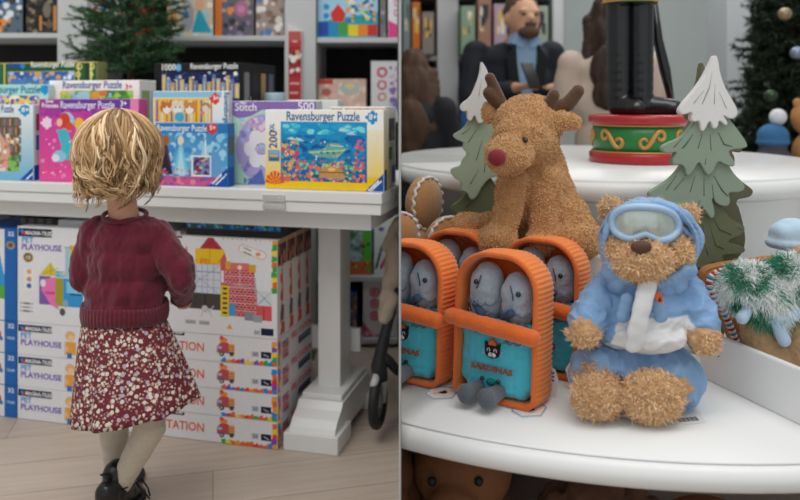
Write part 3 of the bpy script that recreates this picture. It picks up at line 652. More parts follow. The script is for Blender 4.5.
# big one on top
zp = .332
def d_pet(a):
    logo(a, 18, 234); a.circ(28.5, 265, 5.4, 5.4, '#b89a60'); a.circ(28.5, 265, 4, 4, '#4a4a50'); a.circ(28.5, 265, 2.6, 2.6, '#d8c8a0')
    a.rect(24, 277, 35, 300, '#eeebe6')
    for y, c in ((280, '#e8a860'), (288, '#d88a8a'), (295, '#3a6ac0')): a.circ(29.5, y, 2.6, 2.6, c)
    a.poly([(52, 268.5), (40, 283), (60, 283)], '#dcc83a'); a.line([(52, 270), (52, 283)], .6, '#a8902a'); a.line([(44, 281), (59, 275)], .6, '#a8902a')
    a.rect(40, 283.5, 52, 313.5, '#8060b0'); a.poly([(44, 287), (57, 284), (57, 312), (52, 314), (46, 304), (42, 298)], '#ee7ab8'); a.circ(44, 291, 3, 4, '#e8e4ee'); a.rect(46, 300, 56, 302, '#d84a90')
    a.rect(57, 285, 65, 314, '#a8a02a'); a.rect(65, 285, 85, 314, '#3a9ad8'); a.rect(68, 288, 84, 300, '#7fd0ee'); a.line([(72, 301), (83, 301)], 1, '#22303a'); a.rect(57, 277, 71, 284, '#8ac8d8'); a.clipblobs(58, 278, 70, 283, ['#e8e0a0', '#4a9ab8'], 8, .7, 1.6, 3)
    a.rect(67, 252, 72, 284, '#a8cde0'); a.rect(72, 250, 90, 284, '#e6c43a'); a.line([(66, 252), (72, 252)], 1, '#3a5a70'); a.line([(72, 250), (90, 284)], .8, '#b08a2a'); a.circ(67, 311, 3, 4, '#8ab0d0'); a.poly([(53, 314), (58, 311), (61, 318)], '#ee7ab8'); a.circ(64, 320, 3, 4, '#5a5a5a')
    for k, y in enumerate((313, 317, 321)): a.rect(20, y, 34, y+1.8, '#b8b8bc'); a.rect(24, y, 30, y+1.8, '#6a6a70')
carton('building_tile_set', 'large white pet playhouse tile set standing on top of the left stack', 'toy box', GP, 17.5, 158, 233, zp, w0, .30, NB, d_pet, NB,
    [('MAGNA-TILES', 26, 241.3, 4.2, '#f4f4f6', 27), ('PET', 22, 249.5, 6, '#2a90e0', 12), ('PLAYHOUSE', 22, 257, 6.2, '#6a48b8', 41), ('1', 27.3, 267.2, 4.5, '#2a2a30')], sc=1.6)
def smallpet(i):
    rows = 3; h = zp/rows; z = h*i
    _, Y = LS(158, w0); yt = py_of(z+h, Y); s, Yl = LS(17.5, w0); ytl = py_of(z+h, Yl)
    def d(a):
        logo(a, 18, yt+2, 35, 7.5); kid(a, 72, yt+10); a.rect(66, yt+16, 67, yt+32, '#c8c8cc')
        for k in range(3): a.rect(118+k*9, yt+8, 124+k*9, yt+12, '#c8c8d0')
    carton('building_tile_set', ['small pet playhouse tile set on the floor at the bottom of the left stack', 'small pet playhouse tile set, middle of the three in the left stack', 'small pet playhouse tile set directly under the large one'][i], 'toy box', GP,
        17.5, 158, yt, z, w0, .30, NB, d, NB, [('MAGNA-TILES', 26, yt+8, 4, '#f4f4f6', 27), ('PET', 21, yt+16, 5.6, '#2a90e0', 11), ('PLAYHOUSE', 21, yt+23.5, 6, '#6a48b8', 42), ('32', 150, yt+22, 5, '#1c2440')])
for i in range(3): smallpet(i)
# neighbour stack with the blue edge, left margin
for i in range(4):
    z = zp/3*i; zt_ = zp/3*(i+1) if i < 3 else .649
    _, Y = LS(16, w0); yt = py_of(zt_, Y)
    def d(a, yt=yt, i=i):
        a.rect(4.8, yt, 17, 460, '#2368b4')
        if i == 3: a.circ(11, yt+16, 4, 4, '#b89a60'); a.circ(11, yt+16, 2.4, 2.4, '#5a5a50'); a.rect(-20, 246, 4.8, 300, '#e6e6ea'); a.poly([(-16, 300), (-2, 246), (4.6, 275), (4.6, 300)], '#3a9ad8'); a.poly([(-5, 290), (4.6, 286), (4.6, 300), (-5, 300)], '#5ab43a')
        else: a.circ(0, yt+14, 2, 3, '#c83a4a'); a.circ(1.5, yt+18, 2, 2.5, '#3a7ac0')
    carton('building_tile_set', ['blue edged tile set at the left margin, on the floor', 'blue edged tile set at the left margin, second from the floor', 'blue edged tile set at the left margin, third from the floor', 'tall blue edged tile set at the left margin, on top of its stack'][i], 'toy box', 'blue edged tile sets at the left margin',
        -34, 16.6, yt, z, w0, .30, '#2368b4', d, NB, [('32', 8, yt+7, 4.4, '#e8f0fa', 6)]+([] if i == 3 else [('TILES', 7, yt+18, 2.4, '#b8d0ea', 8)]), sc=1.2)
# fire station: four standing boxes, four lying
zf = .344
TRI = ['#e8392e', '#f0a028', '#3aa84a', '#2a8ad8', '#f4d430', '#8a4ab8', '#e86a28']
def tiles_h(a, xs, y, seed=0):
    rr = random.Random(seed); x = xs[0]
    while x < xs[1]:
        a.poly([(x, y+rr.uniform(-2, 1)), (x+4.5, y-rr.uniform(1, 4)), (x+6, y+2), (x+2, y+3.5)], rr.choice(TRI)); x += 4.6
def tiles_v(a, x, ys, seed=0):
    rr = random.Random(seed); y = ys[0]
    while y < ys[1]:
        a.poly([(x-rr.uniform(0, 2), y), (x+4.2, y+rr.uniform(-2, 1)), (x+4, y+5), (x-rr.uniform(0, 2), y+6)], rr.choice(TRI)); y += 5.4
def d_fire(a):
    logo(a, 148, 233, 35, 9); tiles_h(a, (222, 278), 238, 2); tiles_v(a, 273.5, (240, 292), 4)
    a.ring(254, 254, 0, 0.1, '#fff'.ljust(7, 'f')); a.line([(244, 250), (263, 256)], 8.5, '#e8a868'); a.line([(244, 250), (263, 256)], 7, '#f0eeee'); a.line([(245, 249), (252, 252)], 1, '#5a6a90'); a.line([(245, 253), (252, 256)], 1, '#5a6a90'); a.circ(259, 255, 2.4, 2, '#e8905a')
    a.poly([(201, 252), (211.5, 237), (225, 253)], '#b83a4a'); a.line([(211.5, 237), (211.5, 253)], .7, '#8a2a3a'); a.line([(205, 252), (212, 244), (219, 252)], .6, '#8a2a3a')
    a.rect(196, 252, 226, 268, '#f0c428'); a.clipblobs(196, 262, 226, 270, ['#f08a28', '#e8a828'], 20, 1, 2.4, 2); a.line([(211, 252), (211, 268)], .7, '#c89a20')
    a.rect(192, 268, 222, 300, '#d4dae4')
    for x in (197, 203, 209, 215): a.line([(x, 268), (x, 300)], .6, '#8a98b8')
    for y in (276, 284, 292): a.line([(192, y), (222, y)], .6, '#8a98b8')
    a.line([(192, 276), (222, 300)], .6, '#8a98b8'); a.line([(222, 268), (192, 292)], .6, '#8a98b8')
    a.rect(190, 298, 222, 315, '#4a4644'); a.rect(196, 298, 197, 315, '#2a2826'); a.rect(206, 298, 207, 315, '#2a2826')
    a.poly([(222, 262), (226, 255), (228, 262), (228, 320), (222, 318)], '#d85a68'); a.rect(222.5, 274, 225, 286, '#e8e8ee')
    a.bricks(227, 268, 256, 320, 4, 2.6, '#c03040', '#e8b0b0'); a.bricks(226, 290, 258, 320, 4, 2.6, '#b82a3a', '#e8b0b0'); a.rect(227, 264, 232, 272, '#e0a838'); a.rect(250, 266, 257, 274, '#e0a838'); a.rect(232, 265, 250, 272, '#e07a6a'); a.circ(241, 269.5, 2.2, 2.2, '#f2e8e8')
    a.line([(226, 286), (256, 290)], 1.2, '#9aa0a8'); a.line([(241, 272), (241, 288)], .7, '#d8d0d4'); a.line([(256, 280), (257, 296)], 1.6, '#b8b0b4')
    a.rect(222, 289, 230, 321, '#e8c830')
    for k in range(6): a.rect(224, 291+k*5, 228.5, 293.4+k*5, '#4a4030')
    a.rect(230, 307, 237, 320, '#4aa0d0'); a.rect(258, 292, 272.5, 307, '#d8dde2'); a.line([(258, 292), (272.5, 307)], .6, '#8a98a8'); a.line([(272.5, 292), (258, 307)], .6, '#8a98a8'); a.rect(258, 307, 272.5, 322, '#e05a5a'); a.rect(264, 307, 265, 322, '#b84040')
    a.rect(246, 315, 254, 323, '#8a9298'); a.rect(254, 317, 263, 324, '#a0a6aa'); a.circ(206, 314, 3, 3, '#d0d2d6'); a.rect(204, 314, 212, 318, '#c8cacf'); a.line([(204, 316), (203, 322)], 1.2, '#c8cacf'); a.line([(211, 316), (213, 322)], 1.2, '#c8cacf'); a.line([(212, 315), (215, 311)], 1, '#c8cacf')
    for x in (186, 200): a.rect(x, 327, x+11, 331, '#a8a8ae')
    a.poly([(228, 333), (231, 328), (234, 333)], '#f0a030'); a.rect(262, 330, 274, 337, '#1c2440')
def s_fire(a):
    a.rect(0, 0, 100, 100, '#ddd8d6')
    a.rect(0, 0, 100, 5, '#c89a70'); a.rect(0, 5, 100, 26, '#6a3a34'); a.rect(0, 30, 100, 66, '#e4dcd8'); a.rect(30, 30, 62, 64, '#d05a44'); a.rect(30, 68, 70, 84, '#3a4a6a'); a.rect(25, 86, 80, 98, '#d0504a')
    a.clipblobs(10, 5, 90, 28, ['#8a3a3a', '#c88a6a', '#4a2a2a'], 24, 3, 8, 1); a.clipblobs(25, 30, 66, 98, ['#e4dcd8', '#b84a3a'], 26, 2, 6, 2)
_, YR = LS(277, w0)
for i in range(4):
    t_ = [('MAGNA-TILES', 157, 240.3, 4.2, '#f4f4f6', 24), ('FIRE', 150, 260, 9, '#e8502e', 22), ('STATION', 150, 258, 7.5, '#e8582e', 38), ('50', 255, 336, 4, '#8a8a94', 5)] if i == 0 else []
    if i == 0: t_ = [t for t in t_ if t[0] != 'FIRE']
    o = carton('building_tile_set', ['fire station tile set showing a large printed toy castle, standing on the right stack', 'second standing fire station tile set, seen as a spine behind the front one', 'third standing fire station tile set, seen as a spine behind the second', 'rearmost standing fire station tile set, last spine of the four'][i], 'toy box', GF,
        159, 277.5, 240.5, zf, w0, .072, '#dcd6d4', d_fire if i == 0 else None, NB, t_, side=s_fire, sc=1.8)
    if i: 
        o0 = LW(LS(159, w0)[0], w0+.0735*i, zf+.0012); o.location = o0
        # same box size, moved straight back
def truck(a, x, y):
    a.circ(x+10, y+2, 9, 8, '#eadfdf'); a.poly([(x, y+4), (x+4, y-1), (x+12, y-1), (x+12, y+9), (x, y+9)], '#c8505a'); a.rect(x+1, y+3, x+5, y+6, '#9ac8e0'); a.rect(x+12, y, x+18, y+9, '#e0a050'); a.line([(x+12, y+3), (x+18, y+3)], 1, '#a86a30'); a.line([(x+12, y+6), (x+18, y+6)], 1, '#a86a30'); a.circ(x+7, y-3.5, 4, 2.6, '#f0904a'); a.circ(x+5, y-6, 2, 2, '#e04a3a')
    a.rect(x, y+8, x+18, y+10, '#7a6a80'); a.circ(x+5, y+11, 2.6, 2.6, '#4a4a52'); a.circ(x+15, y+10.5, 2.4, 2.4, '#4a4a52'); a.circ(x+5, y+11, 1, 1, '#c8c8cc')
def s_lie(a):
    a.rect(0, 0, 100, 100, '#d6d4d8'); a.rect(0, 0, 7, 100, '#e0b040'); a.clipblobs(0, 0, 8, 100, TRI, 40, 3, 6, 3)
    a.rect(12, 20, 30, 90, '#b89090'); a.clipblobs(12, 20, 30, 90, ['#7a6a90', '#c85a5a', '#d8b0a0'], 22, 3, 8, 5)
    a.rect(58, 50, 96, 80, '#3c4254'); a.rect(62, 58, 92, 62, '#8a90a0')
for i in range(4):
    h = zf/4; z = h*i; yt = py_of(z+h, YR)
    def d(a, yt=yt, i=i):
        logo(a, 148, yt-4, 37, 7); truck(a, 218, yt+8); a.rect(252, yt+13, 260, yt+19, '#d8d8de'); a.rect(262, yt+13, 272, yt+20, '#1c2440'); tiles_h(a, (222, 276), yt+25, i+3); tiles_v(a, 273.6, (yt+2, yt+26), i+9); a.line([(265, yt+16), (269, yt+18)], 1, '#c8d0e0')
    carton('building_tile_set', ['lying fire station tile set on the floor at the bottom of the right stack', 'lying fire station tile set, second from the floor in the right stack', 'lying fire station tile set, third from the floor in the right stack', 'lying fire station tile set directly under the standing ones'][i], 'toy box', GF,
        159, 277.5, yt, z, w0, .30, '#dcdade', d, NB, [('MAGNA-TILES', 157, yt+1.8, 3.8, '#f4f4f6', 26), ('STATION', 162, yt+18, 9, '#e8582e', 43), ('50', 253.5, yt+18, 4, '#7a7a86', 5)], side=s_lie,
        sidetexts=[('FIRE STATION', .36, .62, .030, '#d04a3a')])
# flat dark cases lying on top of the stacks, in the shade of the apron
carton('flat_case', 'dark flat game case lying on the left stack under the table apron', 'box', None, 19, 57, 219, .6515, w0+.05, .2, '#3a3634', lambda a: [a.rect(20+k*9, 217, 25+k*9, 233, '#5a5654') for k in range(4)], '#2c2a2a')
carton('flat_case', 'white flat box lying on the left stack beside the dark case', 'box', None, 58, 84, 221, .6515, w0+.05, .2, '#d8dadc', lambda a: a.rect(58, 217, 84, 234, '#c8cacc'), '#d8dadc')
zz = HC-(240.5-HZ)/F*YR+.002
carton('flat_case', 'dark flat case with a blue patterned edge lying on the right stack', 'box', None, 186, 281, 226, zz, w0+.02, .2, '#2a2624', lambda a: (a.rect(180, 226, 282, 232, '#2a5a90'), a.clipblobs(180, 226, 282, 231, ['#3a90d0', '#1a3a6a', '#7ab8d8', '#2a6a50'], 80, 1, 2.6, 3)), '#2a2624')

# --- stroller front wheel at the right margin ---
sw = empty('stroller', P(378, 400, 2.42) * 1.0, 'black wheel and frame of a stroller at the right margin beside the table leg', 'stroller')
o0 = sw.location.copy()
def rel(px, py, d): return P(px, py, d)-o0
RUB = mat('#1b1b1d', .55)
Mw = Euler((0, 0, math.radians(79)))
cw = rel(378, 401, 2.42)
bm = BM(); ring = [cw+Mw.to_matrix() @ Vector((math.cos(t)*.070, 0, math.sin(t)*.070)) for t in np.linspace(0, 2*PI, 33)]
tube(bm, ring, .017, 10, caps=False); obj('tyre', bm, RUB, sw)
bm = BM(); lathe(bm, [(0.001, -.01), (.02, -.012), (.022, -.006), (.055, -.006), (.058, .0), (.055, .006), (.022, .006), (.02, .012), (.001, .012)], seg=28)
for v in bm.verts: v.co = cw+Mw.to_matrix() @ (Euler((PI/2, 0, 0)).to_matrix() @ v.co)
bmesh.ops.recalc_face_normals(bm, faces=bm.faces[:]); obj('wheel_hub', bm, mat('#8b8b8b', .4), sw)
bm = BM(); tube(bm, [rel(375, 402, 2.38), rel(374, 384, 2.38), rel(377, 374, 2.41)], [.010, .013, .013]); tube(bm, [rel(383, 402, 2.46), rel(384, 384, 2.45), rel(380, 374, 2.42)], [.010, .013, .013]); obj('fork', bm, mat('#b5b5b4', .35), sw)
bm = BM(); tube(bm, [rel(380, 380, 2.42), rel(379, 366, 2.42), rel(381, 352, 2.42), rel(389, 318, 2.43), rel(397, 288, 2.44)], [.026, .026, .02, .016, .016], 12); tube(bm, [rel(382, 356, 2.42), rel(390, 362, 2.44), rel(398, 372, 2.46)], [.018, .017, .015], 10); obj('frame_tube', bm, mat('#232326', .4), sw)
def bag(b):
    cap(b, rel(381, 312, 2.44), rel(393, 272, 2.44), .014, .030); ell(b, rel(395, 262, 2.45), (.034, .05, .09)); cap(b, rel(384, 248, 2.45), rel(397, 222, 2.45), .010, .020); cap(b, rel(392, 300, 2.42), rel(384, 318, 2.42), .024, .020)
blob('seat_fabric', bag, mat('#a39486', .8, bump=.3, bscale=90), sw, voxel=.006, smooth=3, disp=.006, dsc=.03)
clipx(sw, -0.003, keep_right=False)
# ================= the child =================
D0 = 1.98; K0 = D0/F
ch = empty('person', P(122, 510, 1.98) * 1, 'small blond child seen from behind in burgundy sweater and floral skirt, facing the table', 'person')
ch.location.z = 0; CO = ch.location.copy()
def c_(px, py, d=D0): return P(px, py, d)-CO
hc = c_(119, 153)
def hand(b, wrist, d, side, r=.0075, L=.030, up=Vector((0, 0, 1))):
    """palm, four unequal bent fingers and a thumb leaving the side of the palm"""
    d = d.normalized(); s = d.cross(up).normalized()*side; n = s.cross(d).normalized()*side
    if n.z > 0: n = -n
    pc = wrist+d*L*.75; R = Matrix((d, s, n)).transposed()
    ell(b, pc, (L*.95, L*.72, L*.38), R.to_euler() if R.determinant() > 0 else Matrix((d, s, -n)).transposed().to_euler(), seg=14)
    for i, (o, l) in enumerate(((-.52, .92), (-.18, 1.05), (.17, 1.0), (.5, .8))):
        a0 = wrist+d*L*1.4+s*o*L; a1 = a0+(d*.92+n*.35).normalized()*L*l*.55; a2 = a1+(d*.55+n*.8).normalized()*L*l*.42
        cap(b, a0-d*L*.3, a1, r, r*.9, 5, 10); cap(b, a1, a2, r*.9, r*.75, 4, 10)
    t0 = wrist+d*L*.4-s*L*.55; t1 = t0+(d*.6-s*.8+n*.2).normalized()*L*.55; t2 = t1+(d+n*.3).normalized()*L*.45
    cap(b, t0, t1, r*1.15, r, 4, 10); cap(b, t1, t2, r, r*.8, 4, 10)
rs, re, rw = c_(160, 234), c_(181, 276, 1.96), c_(182, 298, 2.07)
ls, le, lw_ = c_(92, 234), c_(84, 276, 1.98), c_(100, 292, 2.10)
def body(b):
    ell(b, hc, (.072, .084, .088)); ell(b, hc+Vector((.006, .035, -.035)), (.052, .05, .05)); ell(b, hc+Vector((.012, .088, -.02)), (.009, .012, .011))
    for s in (-1, 1): ell(b, hc+Vector((s*.073, .005, -.018)), (.008, .014, .02)); ell(b, hc+Vector((s*.03, .066, -.035)), (.022, .018, .02))
    cap(b, hc+Vector((0, -.01, -.06)), c_(125, 222), .036, .040); ell(b, c_(126, 240), (.085, .055, .05)); ell(b, c_(124, 275), (.075, .055, .10)); ell(b, c_(124, 325), (.085, .065, .07))
    cap(b, rs, re, .026, .022); cap(b, re, rw, .021, .016); cap(b, ls, le, .026, .022); cap(b, le, lw_, .021, .016)
    hand(b, rw, rw-re+Vector((0, .06, .01)), 1); hand(b, lw_, lw_-le, -1)
    for hip, kn, an, r in ((c_(143, 345), c_(150, 428, 1.95), c_(120, 484, 1.97), 1), (c_(110, 345), c_(114, 425, 2.06), c_(116, 474, 2.07), 1)):
        cap(b, hip, kn, .052, .036, 8); cap(b, kn, an, .036, .024, 8)
SKIN = mat('#d9a184', .5, bump=.15, bscale=120, var=.03)
bd = blob('body', body, SKIN, ch, voxel=.0042, smooth=5)
def tights(b):
    for hip, kn, an in ((c_(143, 372), c_(150, 428, 1.95), c_(121, 483, 1.97)), (c_(112, 372), c_(114, 425, 2.06), c_(116, 474, 2.07))):
        cap(b, hip, kn, .054, .041, 8); cap(b, kn, an, .041, .029, 10)
        cap(b, kn.lerp(an, .3)+Vector((0, -.008, 0)), kn.lerp(an, .45)+Vector((0, -.006, 0)), .033, .030, 3)
blob('tights', tights, mat('#cbbfae', .85, bump=.5, bscale=260, var=.04, sheen=.3), ch, voxel=.0042, smooth=4, disp=.0022, dsc=.016, stretch=(.6, .6, 2.2))
BL = mat('#141416', .28, bump=.2, bscale=50, spec=.5)
def boots(shaft, heel, toe, zs):
    def fn(b):
        cap(b, shaft+Vector((0, 0, .022)), shaft+Vector((0, 0, -.02)), .037, .034, 5); cap(b, heel+Vector((0, 0, .012)), shaft+Vector((0, 0, -.02)), .032, .034, 6)
        cap(b, heel, toe, .032, .031, 8); cap(b, shaft+Vector((0, 0, -.03)), toe+Vector((0, 0, .004)), .03, .026, 7)
    return fn
def flatfoot(o, z=.0):
    for v in o.data.vertices:
        if v.co.z < z: v.co.z = z
b1 = blob('boot', boots(c_(117, 482, 1.97), c_(108, 497, 1.93), c_(131, 492, 2.05), 0), BL, ch, voxel=.004, smooth=4, disp=.002, dsc=.02); flatfoot(b1, .006)
b2 = blob('boot', boots(c_(119, 489, 2.07), c_(116, 492, 2.06), c_(131, 486, 2.17), 0), BL, ch, voxel=.004, smooth=4, disp=.002, dsc=.02); flatfoot(b2, .006)
for bo, px, d in ((b1, 118, 1.98), (b2, 120, 2.1)):
    bm = BM(); xs = [v.co for v in bo.data.vertices if v.co.z < .02]
    cx_ = sum(v.x for v in xs)/len(xs); cy_ = sum(v.y for v in xs)/len(xs)
    e = [(v.x-cx_, v.y-cy_) for v in xs]; rm = max(math.hypot(*q) for q in e)
    far = max(e, key=lambda q: math.hypot(*q)); an = math.atan2(far[1], far[0])
    lathe(bm, [(0.001, 0), (1, 0), (1.03, .006), (1, .014), (0.001, .014)], seg=30)
    for v in bm.verts:
        x, y = v.co.x*rm, v.co.y*.040; v.co.x, v.co.y = cx_+x*math.cos(an)-y*math.sin(an), cy_+x*math.sin(an)+y*math.cos(an)
    obj('sole', bm, mat('#0d0d0e', .6), bo)
bm = BM(); q0 = c_(136, 483, 1.99)
tube(bm, [q0, c_(142, 479, 1.98), c_(148, 488, 1.97), c_(150, 496, 1.96)], .0022, 6); tube(bm, [q0, c_(139, 487, 1.97), c_(146, 494, 1.96), c_(150, 499, 1.95)], .0022, 6)
tube(bm, [q0, c_(130, 486, 1.96), c_(124, 489, 1.94)], .0022, 6)
obj('bootlace', bm, mat('#101012', .7), b1)
bm = BM(); tube(bm, [c_(112, 478, 1.93), c_(105, 474, 1.93), c_(101, 475, 1.94)], .003, 6); 
obj('heel_loop', bm, mat('#101012', .7), b1)
# sweater
def sweater(b):
    ell(b, c_(127, 229), (.094, .064, .038)); ell(b, c_(127, 240), (.106, .072, .06)); ell(b, c_(126, 262), (.105, .078, .085)); ell(b, c_(125, 290), (.108, .082, .075)); ell(b, c_(125, 304), (.108, .084, .045))
    cap(b, rs+Vector((-.012, 0, 0)), re, .045, .040, 8); cap(b, re, re.lerp(rw, .85), .040, .030, 7); ell(b, re+Vector((-.004, 0, .01)), (.042, .042, .05))
    cap(b, ls+Vector((.008, 0, 0)), le, .043, .038, 8); cap(b, le, le.lerp(lw_, .9), .038, .028, 7)
SW = mat('#66152a', .9, bump=.6, bscale=240, var=.10, vscale=30, sheen=.25)
sw_ = blob('sweater', sweater, SW, ch, voxel=.0042, smooth=4, disp=.010, dsc=.045, disp2=.0035, dsc2=.014, stretch=(1.3, 1, .55))
bm = BM(); w1 = []
for zpy, rx, ry in ((302, .107, .084), (305, .110, .086), (312, .111, .087), (319, .108, .085)):
    c = c_(125, zpy); w1.append([bm.verts.new(c+Vector((rx*math.cos(t)+.0012*math.cos(60*t), ry*math.sin(t)+.0012*math.sin(60*t), .003*math.sin(3*t)))) for t in np.linspace(0, 2*PI, 240, endpoint=False)])
for i in range(3):
    for k in range(240): bm.faces.new((w1[i][k], w1[i+1][k], w1[i+1][(k+1)%240], w1[i][(k+1)%240])).smooth = True
bmesh.ops.recalc_face_normals(bm, faces=bm.faces[:]); bmesh.ops.reverse_faces(bm, faces=bm.faces[:])
wb = obj('waistband', bm, SW, sw_); s_ = wb.modifiers.new('t', 'SOLIDIFY'); s_.thickness = .005; s_.offset = 0
def ringband(name, c, axis, R, r, m, parent, n=40):
    q = axis.to_track_quat('Z', 'Y'); bm = BM(); tube(bm, [c+q @ Vector((R*math.cos(t), R*math.sin(t), 0)) for t in np.linspace(0, 2*PI, n)], r, 8, caps=False); return obj(name, bm, m, parent)
nb = ringband('neckband', c_(125, 215), Vector((.05, -.18, 1)), .054, .006, SW, sw_)
ringband('cuff', re.lerp(rw, .93), rw-re, .025, .006, SW, sw_)
# skirt
def skirtmat():
    m = bpy.data.materials.new('floral_cotton'); m.use_nodes = True
    n = m.node_tree.nodes; L = m.node_tree.links; b = n['Principled BSDF']; b.inputs['Roughness'].default_value = .8
    tc = n.new('ShaderNodeTexCoord'); prev = None
    base = n.new('ShaderNodeRGB'); base.outputs[0].default_value = (*hx('#6e2430'), 1); prev = base.outputs[0]
    for sc, thr, c1, c2, off in ((96, .30, '#b88e88', '#8d6a7e', 3.1), (110, .33, '#d0c0b0', '#b06a66', 9.2), (68, .35, '#e2d6c8', '#b9adc0', 0.0)):
        mp = n.new('ShaderNodeMapping'); mp.inputs['Location'].default_value = (off, off, off); L.new(tc.outputs['Object'], mp.inputs[0])
        v = n.new('ShaderNodeTexVoronoi'); v.inputs['Scale'].default_value = sc; L.new(mp.outputs[0], v.inputs['Vector'])
        lt = n.new('ShaderNodeMath'); lt.operation = 'LESS_THAN'; lt.inputs[1].default_value = thr; L.new(v.outputs['Distance'], lt.inputs[0])
        sp = n.new('ShaderNodeSeparateColor'); L.new(v.outputs['Color'], sp.inputs[0])
        gt = n.new('ShaderNodeMath'); gt.operation = 'GREATER_THAN'; gt.inputs[1].default_value = .72; L.new(sp.outputs[0], gt.inputs[0])
        mc = n.new('ShaderNodeMix'); mc.data_type = 'RGBA'; mc.inputs[6].default_value = (*hx(c1), 1); mc.inputs[7].default_value = (*hx(c2), 1); L.new(gt.outputs[0], mc.inputs[0])
        mx = n.new('ShaderNodeMix'); mx.data_type = 'RGBA'; L.new(lt.outputs[0], mx.inputs[0]); L.new(prev, mx.inputs[6]); L.new(mc.outputs[2], mx.inputs[7]); prev = mx.outputs[2]
    L.new(prev, b.inputs['Base Color']); return m
bm = BM(); R = []; nS = 16; nA = 200
for i in range(nS+1):
    t = i/nS; r_ = []
    for k in range(nA):
        a = 2*PI*k/nA
        cpx = 124+12*t; py = 318+t*(90-10*math.cos(a))+(0 if t < 1 else 0)
        fold = (.035*math.sin(7*a+1.2)+.022*math.sin(13*a+t*1.5)+.016*math.sin(19*a))*t**.8
        rx = (.104+.056*t**.8)*(1+fold); ry = (.082+.050*t)*(1+fold)
        c = c_(cpx, py); r_.append(bm.verts.new(c+Vector((rx*math.cos(a), ry*math.sin(a), 0))))
    R.append(r_)
for i in range(nS):
    for k in range(nA): bm.faces.new((R[i][k], R[i+1][k], R[i+1][(k+1)%nA], R[i][(k+1)%nA])).smooth = True
bmesh.ops.recalc_face_normals(bm, faces=bm.faces[:])
sk = obj('skirt', bm, skirtmat(), ch); s_ = sk.modifiers.new('t', 'SOLIDIFY'); s_.thickness = .003
# hair
def haircap(b):
    ell(b, hc+Vector((0, -.008, .008)), (.082, .090, .094)); ell(b, hc+Vector((0, -.035, -.045)), (.078, .058, .06)); ell(b, hc+Vector((.03, -.035, -.075)), (.042, .042, .045)); ell(b, hc+Vector((-.035, -.035, -.065)), (.045, .042, .04))
hcol = lambda c: Vector(hx('#a67c4c')).lerp(Vector(hx('#c79c68')), max(0, min(1, .5+noise.noise(c*40))))
HM = vmat('blond_hair', .45, .35)
hr = blob('hair', haircap, HM, ch, voxel=.005, smooth=5, disp=.010, dsc=.03, color=hcol)
rnd = random.Random(11); V = BM(); cl = V.loops.layers.float_color.new('Col') if False else None
me_v = []; me_f = []; me_c = []
pal = [Vector(hx(h)) for h in ('#e6c69c', '#d6b182', '#c29a6c', '#a88458', '#eed6b0', '#cca57a', '#8c6a46')]
def strand(pts, r, col):
    n = len(pts); k0 = len(me_v); S_ = 5; up = Vector((0, 0, 1))
    for i, p in enumerate(pts):
        t = (pts[min(i+1, n-1)]-pts[max(0, i-1)]).normalized(); a = t.orthogonal().normalized() if abs(t.z) > .95 else t.cross(up).normalized(); b = t.cross(a)
        rr = r*(1-.75*(i/(n-1))**2)
        for k in range(S_):
            me_v.append(tuple(p+(a*math.cos(2*PI*k/S_)+b*math.sin(2*PI*k/S_))*rr)); me_c.append((*col, 1))
    for i in range(n-1):
        for k in range(S_): me_f.append((k0+i*S_+k, k0+i*S_+(k+1)%S_, k0+(i+1)*S_+(k+1)%S_, k0+(i+1)*S_+k))
for i in range(620):
    a = rnd.uniform(0, 2*PI); 
    if math.sin(a) > .55 and rnd.random() < .8: continue
    th0 = abs(rnd.gauss(0, .7))+.02; lenA = rnd.uniform(1.9, 2.7)
    Rr = rnd.uniform(.090, .108); wamp = rnd.uniform(.007, .017); wf = rnd.uniform(4, 6.5); ph = 2*math.sin(2*a)+rnd.uniform(-.7, .7); sp = rnd.gauss(0, .22)+.45*math.sin(3*a+1); col = rnd.choice(pal)*rnd.uniform(.85, 1.1)
    main = []; N = 16; ctr = hc+Vector((0, -.008, .006)); drop = rnd.uniform(-.01, .038)*(1.25 if math.cos(a) < -.2 else .8)
    for j in range(N+1):
        t = j/N; th = th0+t*(2.55-min(th0, 1.4)); aa = a+sp*t+.30*math.sin(wf*t+ph)*t
        if th < 1.75: p = ctr+Vector((math.sin(th)*math.cos(aa)*Rr, math.sin(th)*math.sin(aa)*Rr*1.02, math.cos(th)*Rr*1.02))
        else:
            q = th-1.75; rad = Rr*(.985-.12*q); p = ctr+Vector((rad*math.cos(aa), rad*math.sin(aa), math.cos(1.75)*Rr-q*(.088+drop)))
        cu = wamp*t*(.35 if t < .6 else .35+1.9*(t-.6)); p = p+Vector((math.cos(wf*3.0*t+ph)*cu, math.sin(wf*3.0*t+ph)*cu, math.sin(wf*3.4*t+ph)*cu*.7)); main.append(p)
    for s in range(4):
        off = Vector((rnd.gauss(0, .0026), rnd.gauss(0, .0026), rnd.gauss(0, .002))); c2 = col*rnd.uniform(.85, 1.15)
        strand([p+off*(0.6+.8*math.sin(PI*j/N*.8)) for j, p in enumerate(main)], rnd.uniform(.0018, .0034), c2)
hm = bpy.data.meshes.new('curls'); hm.from_pydata(me_v, [], me_f); at = hm.color_attributes.new('Col', 'FLOAT_COLOR', 'POINT'); at.data.foreach_set('color', np.array(me_c, np.float32).ravel())
link('curls', hm, HM, hr, smooth=True)
